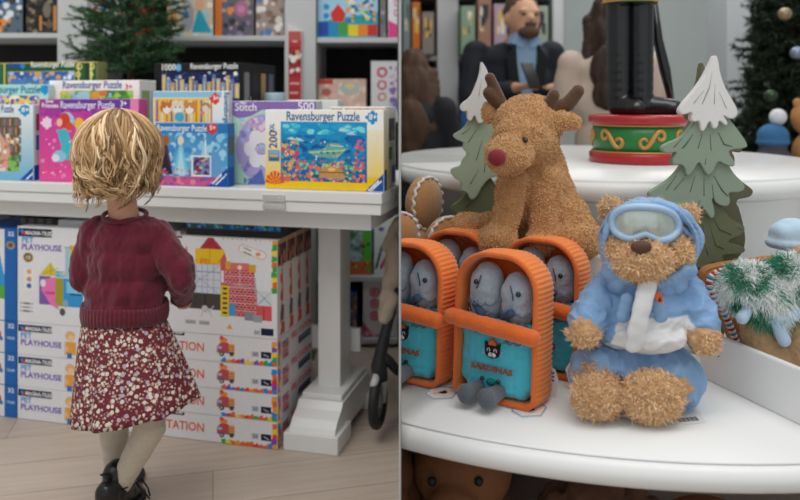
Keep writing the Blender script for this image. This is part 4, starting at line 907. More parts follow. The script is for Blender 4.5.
# ================= right room =================
T2 = 0.53
RW = mat('#e9e9e8', 0.28, bump=.02, bscale=6, var=.015)
cx, cy, RR = .56, 2.269, 1.095
rt = empty('round_display_table', (cx, cy, 0), 'large round white display table with a rounded edge, holding plush toys and a raised tier', 'table')
def rp(name, bm, m=RW, off=(0, 0, 0)):
    return obj(name, bm, m, rt, off)
bm = BM(); R = RR
lathe(bm, [(0.001, T2), (R-.002, T2), (R, T2-.003), (R+.001, T2-.004)]+[(R-.006+.024*math.sin(t), T2-.027+.0225*math.cos(t)) for t in np.linspace(.15, PI, 14)]+[(R-.03, T2-.05), (0.001, T2-.05)], seg=160)
rp('table_top', bm)
bm = BM(); lathe(bm, [(.25, 0), (.45, 0), (.45, T2-.05)], seg=64); rp('pedestal', bm)
bm = BM(); lathe(bm, [(0.001, .17), (R-.06, .17), (R-.05, .16), (R-.06, .14), (0.001, .14)], seg=120); rp('lower_shelf', bm, mat('#8d8078', .5))
clipx(rt, .0025)
# raised round tier
tx, ty, TR, TZ = .66, 2.50, .69, .90
tt = empty('raised_tier', (tx, ty, T2), 'round white drum shaped tier standing in the middle of the round table', 'display stand')
bm = BM(); lathe(bm, [(.001, TZ-T2), (TR-.004, TZ-T2), (TR, TZ-T2-.005)]+[(TR-.004+.02*math.sin(t), TZ-T2-.03+.024*math.cos(t)) for t in np.linspace(.2, PI, 10)]+[(TR-.05, TZ-T2-.056), (.001, TZ-T2-.056)], seg=140); obj('tier_top', bm, RW, tt)
bm = BM(); lathe(bm, [(.001, 0), (TR-.07, 0), (TR-.07, TZ-T2-.10), (TR-.055, TZ-T2-.09), (TR-.055, TZ-T2-.07), (TR-.035, TZ-T2-.056), (.001, TZ-T2-.056)], seg=140); obj('tier_body', bm, RW, tt)
clipx(tt, .0025)
# white block under the reindeer
bz = .752
boxobj('display_block', 0, .27, 0, .16, T2+.0005, bz, mat('#e2dfdd', .35, var=.01), bevel=.006, loc=P(482, 0, 1.635)*Vector((1, 1, 0)) if False else Vector(((500-400)/F*1.665, 1.665, 0)))
meta(C.objects['display_block'], 'white display block that the seated reindeer sits on', 'display stand')
# divider board on the right
pa, pb_ = Vector(((700-400)/F*1.535, 1.535)), Vector(((803-400)/F*1.30, 1.30))
pb_ = pa+(pb_-pa)*1.25
bm = BM(); d = (pb_-pa); L_ = d.length; n_ = Vector((-d.y, d.x)).normalized()
if n_.y < 0: n_ = -n_
q = [pa, pb_, pb_+n_*.014, pa+n_*.014]
for zlo in (0,):
    vs = [bm.verts.new((p.x-pa.x, p.y-pa.y, 0)) for p in q]+[bm.verts.new((p.x-pa.x, p.y-pa.y, .096)) for p in q]
    for f in ((0, 1, 2, 3), (4, 5, 6, 7), (0, 1, 5, 4), (1, 2, 6, 5), (2, 3, 7, 6), (3, 0, 4, 7)): bm.faces.new([vs[i] for i in f])
bmesh.ops.recalc_face_normals(bm, faces=bm.faces[:]); bmesh.ops.bevel(bm, geom=bm.edges[:], offset=.0015, segments=2, affect='EDGES')
db = meta(obj('divider_board', bm, RW, loc=(pa.x, pa.y, T2+.0005)), 'low white divider board standing on the round table behind the teddy bear', 'divider')
bm = BM(); ell(bm, Vector((pa.x, pa.y, T2))*0+Vector(((719-400)/F*1.485-pa.x-.0, 1.485-pa.y, .058))-Vector((n_.x, n_.y, 0))*.001, .0018, seg=8); obj('screw', bm, mat('#9a9a98', .4, metal=.6), db)

def fir_cut(name, label, base, H, layers, m_map, th=.02, rz=0.0, group=None, cat='ornament'):
    """scalloped wooden fir: stacked tiers each with its own thickness"""
    o = empty(name, base, label, cat, group, rz)
    for i, (nm, pts, y, m) in enumerate(layers):
        bm = BM(); prism(bm, pts, y, y+th); bmesh.ops.recalc_face_normals(bm, faces=bm.faces[:])
        es = [e for e in bm.edges if len(e.link_faces) == 2 and abs(e.calc_face_angle(0)) > .8 and abs(e.verts[0].co.y-e.verts[1].co.y) < 1e-6]
        bmesh.ops.bevel(bm, geom=es, offset=.0022, segments=2, affect='EDGES')
        obj(nm, bm, m, o)
    return o
def tier(xc, ztop, zbot, hw, htop, nl, skew=0, lobes=.035, seed=0, curl=1.0):
    """one fir tier outline: concave sides, lobed drooping hem; all in metres"""
    rr = random.Random(seed); left = []; right = []
    for i in range(9):
        t = i/8; w_ = htop+(hw-htop)*(t**1.7); z = ztop+(zbot-ztop)*(t*.86)
        right.append((xc+skew*t+w_, z)); left.append((xc+skew*t-w_, z))
    hem = []; xa, xb = xc+skew-hw, xc+skew+hw
    wl = (xb-xa)/nl
    for k in range(nl):
        x0 = xb-k*wl; mid = x0-wl/2; dd = abs((mid-(xc+skew))/hw); zl_ = zbot-lobes*(1-dd*.8)*rr.uniform(.85, 1.15)
        zh = zbot+(ztop-zbot)*.12*(dd)
        for j in range(8):
            a = PI*j/7; hem.append((mid+math.cos(a)*wl*.5, zh+(zl_-zh)*math.sin(a)**.7))
    return right+hem+left[::-1]
def veins(bm, pts, r):
    for pl in pts: tube(bm, [(p[0], 0, p[1]) for p in pl], r, 5)
def pxpoly(base, d, pts): return [((x-(400+base.x/base.y*F))*d/F, (HC-(y-HZ)/F*d)-base.z) for x, y in pts]
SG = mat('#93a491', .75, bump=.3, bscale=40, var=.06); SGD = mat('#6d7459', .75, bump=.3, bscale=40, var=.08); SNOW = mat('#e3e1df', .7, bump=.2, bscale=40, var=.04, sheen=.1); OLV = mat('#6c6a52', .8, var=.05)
GV = mat('#5f6c5a', .8)
def smoothpts(pts, it=2):
    for _ in range(it):
        q = []
        n = len(pts)
        for i in range(n):
            a, b = pts[i], pts[(i+1) % n]
            q += [(a[0]*.75+b[0]*.25, a[1]*.75+b[1]*.25), (a[0]*.25+b[0]*.75, a[1]*.25+b[1]*.75)]
        pts = q
    return pts
# right tree, outlines measured on the photograph then built as thick boards
def wooden_fir(label, d, cxp, base_y, rows, s=1.0):
    base = Vector(((cxp-400)/F*d, d, T2))
    o = empty('wooden_fir_tree', base, label, 'ornament', 'wooden fir trees with snowy tops')
    for i, (pts, m, y, vv) in enumerate(rows):
        P2 = smoothpts(pxpoly(base, d, pts)); bm = BM(); prism(bm, P2, y, y+.022)
        bmesh.ops.recalc_face_normals(bm, faces=bm.faces[:])
        cap_ = [f for f in bm.faces if len(f.verts) > 4]; 
        es = [e for f in cap_ for e in f.edges]; bmesh.ops.bevel(bm, geom=list(set(es)), offset=.0018, segments=2, affect='EDGES')
        bmesh.ops.triangulate(bm, faces=[f for f in bm.faces if len(f.verts) > 4])
        t = obj(['snowy_top', 'upper_boughs', 'middle_boughs', 'lower_boughs', 'trunk'][i] if len(rows) == 5 else ['snowy_top', 'boughs', 'lower_boughs'][i], bm, m, o)
        if vv:
            bm = BM()
            for pl in vv:
                q = pxpoly(base, d, pl); tube(bm, [(a, y-.0004, b) for a, b in q], [.0006]+[.0016]*(len(q)-2)+[.0008], 5)
            obj('carved_groove', bm, GV if m is not SNOW else mat('#b9b5ae', .8), t)
    return o
rows = [
 ([(711, 55), (714, 58), (716, 74), (722, 90), (729, 101), (734, 111), (732, 117), (726, 119), (718, 114), (724, 122), (722, 126), (715, 119), (714, 127), (709, 129), (706, 119), (701, 130), (697, 131), (696, 120), (690, 122), (687, 119), (689, 111), (680, 115), (675, 112), (679, 104), (690, 92), (700, 78), (707, 64)], SNOW, -.022, [[(708, 72), (705, 88), (698, 104)], [(711, 84), (710, 104)], [(715, 92), (722, 108)], [(700, 90), (690, 103)]]),
 ([(700, 108), (722, 112), (735, 128), (746, 144), (744, 148), (730, 149), (726, 152), (734, 163), (731, 167), (722, 164), (716, 160), (711, 172), (706, 176), (701, 168), (697, 160), (690, 174), (684, 176), (683, 166), (677, 164), (671, 165), (671, 158), (676, 151), (664, 154), (660, 149), (664, 144), (680, 138), (692, 124)], SG, -.011, [[(708, 134), (709, 150)], [(700, 134), (696, 148)], [(716, 132), (722, 144), (730, 146)], [(691, 134), (684, 144), (680, 148)], [(704, 158), (703, 164)], [(680, 138), (672, 147)]]),
 ([(690, 150), (722, 152), (732, 172), (745, 184), (745, 190), (738, 193), (728, 192), (731, 201), (728, 207), (718, 205), (711, 196), (716, 214), (712, 220), (706, 212), (702, 205), (698, 216), (692, 222), (688, 214), (684, 205), (678, 206), (678, 214), (672, 212), (671, 203), (662, 202), (652, 200), (649, 194), (654, 190), (668, 182), (680, 170)], SG, 0, [[(704, 178), (704, 196)], [(695, 176), (690, 192)], [(714, 176), (722, 190), (728, 196)], [(684, 178), (674, 190)], [(712, 184), (714, 200)], [(676, 176), (666, 190)], [(700, 200), (696, 210)]]),
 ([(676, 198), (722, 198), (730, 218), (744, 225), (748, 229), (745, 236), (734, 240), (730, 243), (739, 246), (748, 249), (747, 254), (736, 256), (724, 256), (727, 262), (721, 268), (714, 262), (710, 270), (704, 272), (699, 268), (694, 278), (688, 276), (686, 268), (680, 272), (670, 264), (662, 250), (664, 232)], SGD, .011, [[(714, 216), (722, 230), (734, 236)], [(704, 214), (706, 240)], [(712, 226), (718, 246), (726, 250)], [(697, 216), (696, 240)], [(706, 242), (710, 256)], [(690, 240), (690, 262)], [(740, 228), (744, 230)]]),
 ([(694, 250), (714, 250), (716, 300), (719, 356), (690, 356), (692, 300)], OLV, .018, []),
]
T1 = wooden_fir('tall flat wooden fir tree in sage green with snowy top, behind the teddy bear', 1.65, 703, 356, rows)
# left tree, farther back
rl = [
 ([(480, 61), (483, 64), (488, 74), (489, 90), (497, 104), (494, 112), (486, 110), (487, 118), (480, 124), (476, 122), (474, 114), (470, 122), (466, 118), (467, 110), (462, 112), (459, 108), (461, 103), (469, 98), (474, 88), (479, 74)], SNOW, -.02, [[(481, 78), (478, 96)], [(484, 88), (488, 102)]]),
 ([(474, 106), (500, 106), (512, 128), (510, 140), (500, 150), (510, 164), (506, 176), (492, 176), (483, 184), (476, 198), (470, 200), (467, 192), (460, 190), (462, 182), (454, 178), (450, 172), (452, 168), (461, 166), (462, 160), (468, 154), (462, 148), (464, 142), (456, 140), (452, 135), (458, 132), (466, 126)], mat('#a8b8a2', .75, bump=.3, bscale=40, var=.05), -.006, [[(476, 130), (468, 142)], [(482, 140), (476, 160)], [(478, 170), (470, 184)], [(470, 128), (462, 134)], [(486, 150), (484, 172)]]),
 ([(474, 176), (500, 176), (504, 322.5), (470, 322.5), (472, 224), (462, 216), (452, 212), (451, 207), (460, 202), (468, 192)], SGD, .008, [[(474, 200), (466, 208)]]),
]
wooden_fir('pale wooden fir tree with snowy top, standing left behind the reindeer', 1.90, 482, 323, rl)

# ---------- plush helpers ----------
def plush_root(name, label, px, d, z, cat='plush toy', group=None):
    return empty(name, Vector(((px-400)/F*d, d, z)), label, cat, group)
FURM = vmat('plush_fibre', .95, .1, sheen=.3)
# ---------- teddy bear ----------
BD = 1.40
tb_ = plush_root('teddy_bear', 'brown teddy bear sitting in a light blue hooded ski suit with goggles', 648, 1.40, T2)
O = tb_.location.copy()
def b_(px, py, d=BD): return P(px, py, d)-O
kb = BD/F
FB = mat('#dfb587', .95, bump=1.0, bscale=170, var=.22, vscale=90, col2='#a87848', sheen=.4)
def bear(b):
    ell(b, b_(648, 236), (40*kb, .065, 36*kb)); ell(b, b_(642, 260, 1.328), (29*kb, .040, 20*kb)); ell(b, b_(617, 250, 1.355), (15*kb, .03, 17*kb)); ell(b, b_(676, 252, 1.355), (16*kb, .03, 17*kb)); ell(b, b_(642, 270, 1.335), (21*kb, .034, 12*kb))
    ell(b, b_(611, 209, 1.42), (12*kb, .016, 12*kb)); ell(b, b_(688, 216, 1.42), (12*kb, .016, 13*kb))
    ell(b, b_(642, 310), (42*kb, .07, 42*kb)); ell(b, b_(640, 372, 1.42), (52*kb, .075, 32*kb))
    for a, e, h in ((b_(606, 292), b_(590, 318, 1.36), b_(584, 331, 1.33)), (b_(684, 292), b_(698, 318, 1.36), b_(703, 338, 1.33))):
        cap(b, a, e, 16*kb, 14*kb); cap(b, e, h, 13*kb, 15*kb)
    for hpt, kn, ft in ((b_(615, 375, 1.42), b_(597, 380, 1.36), b_(597, 396, 1.322)), (b_(662, 376, 1.42), b_(668, 384, 1.36), b_(653, 398, 1.318))):
        cap(b, hpt, kn, .05, .045); cap(b, kn, ft, .04, .038)
    ell(b, b_(597, 396, 1.318), (25*kb, .030, 21*kb)); ell(b, b_(652, 397, 1.306), (30*kb, .032, 24*kb))
fb = blob('body', bear, FB, tb_, voxel=.003, smooth=3, disp=.004, dsc=.012, disp2=.003, dsc2=.005)
ZJ = b_(0, 281).z
def vis(p):
    if p.y > .03: return False
    if p.z > ZJ: return True          # head
    zt_ = b_(0, 318).z; zl = b_(0, 366).z
    if abs(p.x-b_(642, 0).x) > 40*kb and zl < p.z < zt_: return True   # paws
    
    for c, r in ((b_(597, 396, 1.318), (25*kb, .030, 21*kb)), (b_(652, 397, 1.306), (30*kb, .032, 24*kb))):
        q = p-c
        if (q.x/r[0])**2+(q.y/r[1])**2+(q.z/r[2])**2 < 1.35: return True
    return False   # soles
fur('curly_fur', fb, FURM, tb_, 30000, .0070, wid=.0012, jitter=1.1, seed=3, curl=.6, keep=vis, cfn=lambda p, r: Vector(hx('#fbdcb2')).lerp(Vector(hx('#cf9e6c')), r.random()))
def nose(b): ell(b, b_(641, 247, 1.297), (10*kb, .010, 6*kb)); ell(b, b_(641, 251, 1.300), (5*kb, .009, 6*kb))
blob('nose', nose, mat('#5b3a2c', .6, bump=.4, bscale=300), tb_, voxel=.0015, smooth=4)
BLUE = mat('#84a8d0', .6, bump=.25, bscale=30, var=.05, sheen=.15)
bluec, whitec = Vector(hx('#84a8d0')), Vector(hx('#e6e6e6'))
CLO = vmat('ski_suit_fabric', .6, .3, bump=.15, bscale=400)
def jacket(b):
    ell(b, b_(642, 286, 1.40), (44*kb, .066, 24*kb)); ell(b, b_(642, 310, 1.395), (49*kb, .080, 36*kb)); ell(b, b_(641, 328, 1.39), (51*kb, .086, 20*kb))
    for a, e, h in ((b_(608, 292), b_(590, 316, 1.36), b_(586, 322, 1.345)), (b_(684, 290), b_(699, 316, 1.355), b_(702, 324, 1.345))):
        cap(b, a, e, 20*kb, 19*kb); cap(b, e, h, 18*kb, 17*kb)
def jcol(c):
    # the suit is sewn from a white chest band and blue shoulders; the white placket runs up to the chin
    x, z = c.x, c.z; zb = b_(642, 300).z; zc = b_(642, 342).z
    px = 648+x/kb*1.0; 
    arm = abs(x-b_(643, 0).x) > (32+14*max(0, min(1, (b_(0, 305).z-z)/.07)))*kb
    if arm: return bluec
    if z < b_(0, 305).z: return whitec
    return bluec
jk = blob('jacket', jacket, CLO, tb_, voxel=.003, smooth=4, disp=.007, dsc=.035, disp2=.0015, dsc2=.01, color=jcol, stretch=(1, 1, 1.6), ridge=True)
def placket(b):
    for i in range(40):
        t = i/39; ell(b, b_(648-14*t, 281+64*t, 1.318-.020*math.sin(t*2.6)), (9*kb, .009, 7*kb), seg=12)
blob('zip_placket', placket, mat('#e2e2e3', .6, bump=.2, bscale=60, var=.02), jk, voxel=.0025, smooth=4, disp=.003, dsc=.02)
for xa in (625, 657):     # blue flaps hanging over the white band
    def flap(b, xa=xa):
        for t in (0, .5, 1): ell(b, b_(xa+(2-4*t if xa < 640 else 4*t), 300+16*t, 1.318-.0*t), (7*kb, .006, 7*kb))
    blob('flap', flap, BLUE, jk, voxel=.0025, smooth=3)
bm = BM(); c = b_(659, 297, 1.304); prism(bm, [(c.x-.0055, c.z-.008), (c.x+.0055, c.z-.010), (c.x+.007, c.z+.002), (c.x+.002, c.z+.005), (c.x+.003, c.z+.010), (c.x-.002, c.z+.009), (c.x-.007, c.z+.001)], c.y-.002, c.y+.002); obj('orange_badge', bm, mat('#d2622a', .7, bump=.3, bscale=300), jk)
bm = BM(); prism(bm, [(c.x-.003, c.z-.007), (c.x+.003, c.z-.007), (c.x+.001, c.z+.001)], c.y-.0028, c.y-.002); obj('badge_stitching', bm, mat('#3a2420', .8), jk)
def hood(b):
    # padded rim running round the face, crown behind it, collar below
    N = 46
    for i in range(N):
        a = 2*PI*i/N; x = 649+46*math.cos(a)*(1-.05*math.sin(a)); y = 243-40*math.sin(a); dd = 1.352+.0*math.cos(a)
        if math.sin(a) < -.55: dd = 1.338; 
        r = 4.2 if math.sin(a) > -.4 else 6
        ell(b, b_(x, y, dd), (r*kb, .014, r*kb), seg=12)
    for i in range(N):
        a = 2*PI*i/N; x = 650+45*math.cos(a); y = 240-37*math.sin(a); ell(b, b_(x, y, 1.392), (6*kb, .03, 6*kb), seg=12)
    for (x, y, r) in ((610, 272, 10), (618, 282, 12), (630, 291, 11), (662, 290, 12), (675, 282, 13), (686, 270, 10)): ell(b, b_(x, y, 1.352), (r*kb, .022, r*kb*.9), seg=14)
hd = blob('hood', hood, BLUE, tb_, voxel=.003, smooth=5, disp=.006, dsc=.022, stretch=(1, 1, .6))
# goggles
gcx, gcy = 645, 224
def gout(s=1.0, n=60):
    pts = []
    for i in range(n):
        a = 2*PI*i/n; x = 33*math.cos(a); y = 17*math.sin(a)
        x = math.copysign(33*abs(math.cos(a))**.8, math.cos(a)); y = math.copysign(17*abs(math.sin(a))**.85, math.sin(a))
        if y < 0: y *= 1-.42*math.exp(-(x/9)**2)      # dip over the nose
        tilt = -.05
        pts.append((x*s, (y+x*tilt)*(s if s < 1 else s)))
    return pts
def gp(x, y, off=0):
    bow = (x/33)**2*.022
    return b_(gcx+x, gcy-y, 1.318+off+bow)
bm = BM(); pts = [gp(x, y) for x, y in gout()]; tube(bm, pts+[pts[0], pts[1]], .0062, 10, caps=False); obj('goggle_frame', bm, mat('#a9c8e6', .35, spec=.5), tb_)
bm = BM(); pts = [gp(x, y, .010) for x, y in gout(1.02)]; tube(bm, pts+[pts[0], pts[1]], .008, 8, caps=False); obj('goggle_padding', bm, mat('#7fa3cc', .7), tb_)
bm = BM(); 
gout_i = gout(.93); rings = []
for s in np.linspace(0, 1, 8)[1:]: rings.append([bm.verts.new(gp(x*s, y*s, .001-.008*(1-s*s))) for x, y in gout_i])
cv = bm.verts.new(gp(0, 0, -.007))
n = len(gout_i)
for k in range(n): bm.faces.new((cv, rings[0][k], rings[0][(k+1) % n]))
for i in range(len(rings)-1):
    for k in range(n): bm.faces.new((rings[i][k], rings[i+1][k], rings[i+1][(k+1) % n], rings[i][(k+1) % n]))
bmesh.ops.recalc_face_normals(bm, faces=bm.faces[:])
LENS = mat('#a9b8ae', .14, var=.16, vscale=70, spec=.8, metal=.35, col2='#d6dfd6', coat=.6)
obj('goggle_lens', bm, LENS, tb_, smooth=True)
bm = BM(); tube(bm, [gp(31, 2, .012), b_(690, 236, 1.352), b_(695, 248, 1.37)], .005, 8, flat=1); tube(bm, [gp(-31, 0, .012), b_(606, 226, 1.36), b_(603, 232, 1.38)], .005, 8); obj('goggle_strap', bm, mat('#6f93bd', .7), tb_)
def pants(b):
    ell(b, b_(640, 362, 1.40), (56*kb, .085, 22*kb))
    for hpt, kn, an in ((b_(612, 368, 1.40), b_(596, 372, 1.372), b_(594, 376, 1.36)), (b_(668, 370, 1.40), b_(677, 378, 1.375), b_(672, 388, 1.362))):
        cap(b, hpt, kn, .052, .050, 6); cap(b, kn, an, .050, .040, 4)
    ell(b, b_(679, 384, 1.39), (20*kb, .05, 24*kb)); ell(b, b_(596, 372, 1.39), (22*kb, .055, 26*kb))
pt = blob('trousers', pants, BLUE, tb_, voxel=.003, smooth=4, disp=.009, dsc=.04, disp2=.002, dsc2=.012, stretch=(1.6, 1, 1), ridge=True)
flatfoot(pt, .002); flatfoot(fb, .001)
# price label under the foot
def tagcard(name, label, pts, z, col, parent=None, cat='price tag', group=None, edge=None):
    c = sum((Vector(p) for p in pts), Vector((0, 0)))/len(pts)
    bm = BM(); vs = [bm.verts.new((p[0]-c.x, p[1]-c.y, 0)) for p in pts]; f = bm.faces.new(vs); bmesh.ops.recalc_face_normals(bm, faces=[f])
    r = bmesh.ops.extrude_face_region(bm, geom=[f]); 
    for v in r['geom']:
        if isinstance(v, bmesh.types.BMVert): v.co.z += .0008
    bmesh.ops.recalc_face_normals(bm, faces=bm.faces[:])
    o = obj(name, bm, mat(col, .5), loc=(c.x, c.y, z)); meta(o, label, cat, group)
    if edge:
        bm = BM(); q = [Vector((p[0]-c.x, p[1]-c.y, .0012))*.93 for p in pts]; q = [Vector((v.x, v.y, .0011)) for v in q]; tube(bm, q+[q[0]], .0009, 5); obj('printed_edge', bm, mat(edge, .5), o)
        bm = BM(); ell(bm, (0, .0, .0012), (.009, .006, .0006)); ell(bm, (.004, .006, .0012), (.004, .004, .0005)); obj('printed_cat', bm, mat('#2a2422', .6), o)
        bm = BM(); ell(bm, (-.012, -.004, .0012), (.008, .004, .0006)); obj('printed_mark', bm, mat('#e8b0a0', .6), o)
    return o
def G(px, py): Y = F*(HC-T2)/(py-HZ); return ((px-400)/F*Y, Y)
tg = tagcard('price_tag', 'white barcode label lying on the table beside the teddy bear\'s foot', [G(674, 426), G(706, 423), G(700, 412), G(676, 414)], T2+.0006, '#eceae6')
bm = BM()
c0 = Vector(G(680, 423.0)); c1 = Vector(G(700, 421.2)); ctr = Vector(tg.location[:2])
for i in range(14):
    p = c0.lerp(c1, i/14)-ctr; bx(bm, p.x, p.x+(.0011 if i % 3 else .002), p.y, p.y+.016, .0009, .0012)
obj('barcode', bm, mat('#3a3a3c', .6), tg)

# ---------- reindeer ----------
RD = 1.72; kr = RD/F
rd = plush_root('plush_reindeer', 'large tan plush reindeer with brown antlers and a red nose sitting on the white block', 530, RD, bz)
O = rd.location.copy()
def r_(px, py, d=RD): return P(px, py, d-.025)-O
FR = mat('#cf9f6d', .95, bump=.9, bscale=220, var=.12, vscale=60, col2='#b5834f', sheen=.5)
def deer(b):
    ell(b, r_(528, 124), (33*kr, .075, 29*kr)); ell(b, r_(523, 138, 1.68), (29*kr, .06, 26*kr)); ell(b, r_(509, 154, 1.62), (22*kr, .048, 19*kr)); ell(b, r_(536, 142, 1.71), (22*kr, .06, 24*kr)); ell(b, r_(503, 157, 1.605), (15*kr, .035, 14*kr))
    cap(b, r_(550, 128, 1.70), r_(560, 122, 1.68), 7*kr, 9*kr, 5); ell(b, r_(567, 121, 1.675), (14*kr, .018, 10*kr), Euler((0, .35, 0))); ell(b, r_(489, 112, 1.74), (8*kr, .014, 11*kr))
    cap(b, r_(532, 160, 1.74), r_(540, 195, 1.745), .068, .080, 5); ell(b, r_(541, 205, 1.76), (37*kr, .07, 40*kr)); ell(b, r_(545, 226, 1.78), (44*kr, .075, 30*kr))
    cap(b, r_(514, 180, 1.69), r_(502, 235, 1.665), 15*kr, 13*kr, 8); ell(b, r_(498, 240, 1.655), (19*kr, .05, 16*kr))
    cap(b, r_(550, 180, 1.69), r_(542, 235, 1.665), 16*kr, 13*kr, 8); ell(b, r_(541, 242, 1.66), (15*kr, .045, 14*kr))
    cap(b, r_(560, 215, 1.72), r_(580, 236, 1.68), .06, .045, 6); ell(b, r_(575, 240, 1.665), (26*kr, .05, 20*kr))
    cap(b, r_(515, 230, 1.77), r_(474, 232, 1.76), .045, .040, 6); ell(b, r_(468, 228, 1.755), (18*kr, .042, 16*kr))
db_ = blob('body', deer, FR, rd, voxel=.0042, smooth=5, disp=.005, dsc=.03, disp2=.002, dsc2=.009)
flatfoot(db_, .001)
fur('short_fur', db_, FURM, rd, 30000, .0055, wid=.0011, jitter=.8, seed=5, keep=lambda p: p.y < .06, cfn=lambda p, r: Vector(hx('#e6bb88')).lerp(Vector(hx('#cb9a64')), r.random()), gravity=.3)
def noser(b): ell(b, r_(497, 157.5, 1.568), (8.5*kr, .012, 8*kr))
blob('nose', noser, mat('#8c1a2c', .7, bump=.5, bscale=300, sheen=.3), rd, voxel=.002, smooth=3)
bm = BM(); ell(bm, r_(524.5, 140, 1.600), (.0070, .018, .0070)); obj('eye', bm, mat('#0c0a0a', .12, spec=.8), rd)
ANT = mat('#5d3f2c', .9, bump=.6, bscale=150, var=.15, sheen=.4)
def antl(b): cap(b, r_(500, 106, 1.74), r_(489, 93, 1.73), 8*kr, 6.5*kr, 6); cap(b, r_(501, 103, 1.74), r_(490, 78, 1.73), 6.5*kr, 5.5*kr, 7)
blob('antler', antl, ANT, rd, voxel=.003, smooth=4)
def antr(b): cap(b, r_(546, 112, 1.69), r_(554, 95, 1.68), 7.5*kr, 6*kr, 5); cap(b, r_(547, 112, 1.70), r_(568, 104, 1.69), 8*kr, 7.5*kr, 5); cap(b, r_(568, 104, 1.69), r_(578, 91, 1.685), 7.5*kr, 6.5*kr, 4)
blob('antler', antr, ANT, rd, voxel=.003, smooth=4)

# ---------- sardine-tin soft toys ----------
def ribbed_mat():
    m = bpy.data.materials.new('ribbed_orange_corduroy'); m.use_nodes = True
    n = m.node_tree.nodes; L = m.node_tree.links; b = n['Principled BSDF']; b.inputs['Roughness'].default_value = .75; b.inputs['Sheen Weight'].default_value = .3
    b.inputs['Base Color'].default_value = (*hx('#f5842c'), 1); return m
ORR = ribbed_mat(); OR = mat('#e86e24', .9, bump=.5, bscale=260, var=.12, vscale=30, sheen=.4)
TEAL = mat('#35bdd8', .9, bump=.35, bscale=160, var=.16, vscale=14, col2='#5cc4d4', sheen=.5)
GRY = mat('#a3adba', .95, bump=.5, bscale=200, var=.12, vscale=40, sheen=.5); NAVY = mat('#39506f', .9, bump=.3, bscale=200, var=.1); FOOT = mat('#5d646c', .95, bump=.4, bscale=260, var=.1, sheen=.3)
W_, H_, D_ = .166, .272, .078
def arch(w, h, n=14, rc=.40, rb=.12, taper=.0):
    """rounded outline, local x centred, z up from 0"""
    pts = []; r = w*rc; q = w*rb
    for (cx0, cz0, a0, rr) in ((w/2-q, q, -PI/2, q), (w/2-r, h-r, 0, r), (-w/2+r, h-r, PI/2, r), (-w/2+q, q, PI, q)):
        for i in range(n+1): a = a0+PI/2*i/n; pts.append((cx0+rr*math.cos(a), cz0+rr*math.sin(a)))
    return pts
def resample(pts, n):
    P_ = [Vector(p) for p in pts]; P_.append(P_[0]); L = [0]
    for a, b in zip(P_[:-1], P_[1:]): L.append(L[-1]+(b-a).length)
    out = []; j = 0
    for i in range(n):
        s = L[-1]*i/n
        while L[j+1] < s: j += 1
        t = (s-L[j])/max(1e-9, L[j+1]-L[j]); out.append(P_[j].lerp(P_[j+1], t))
    return out
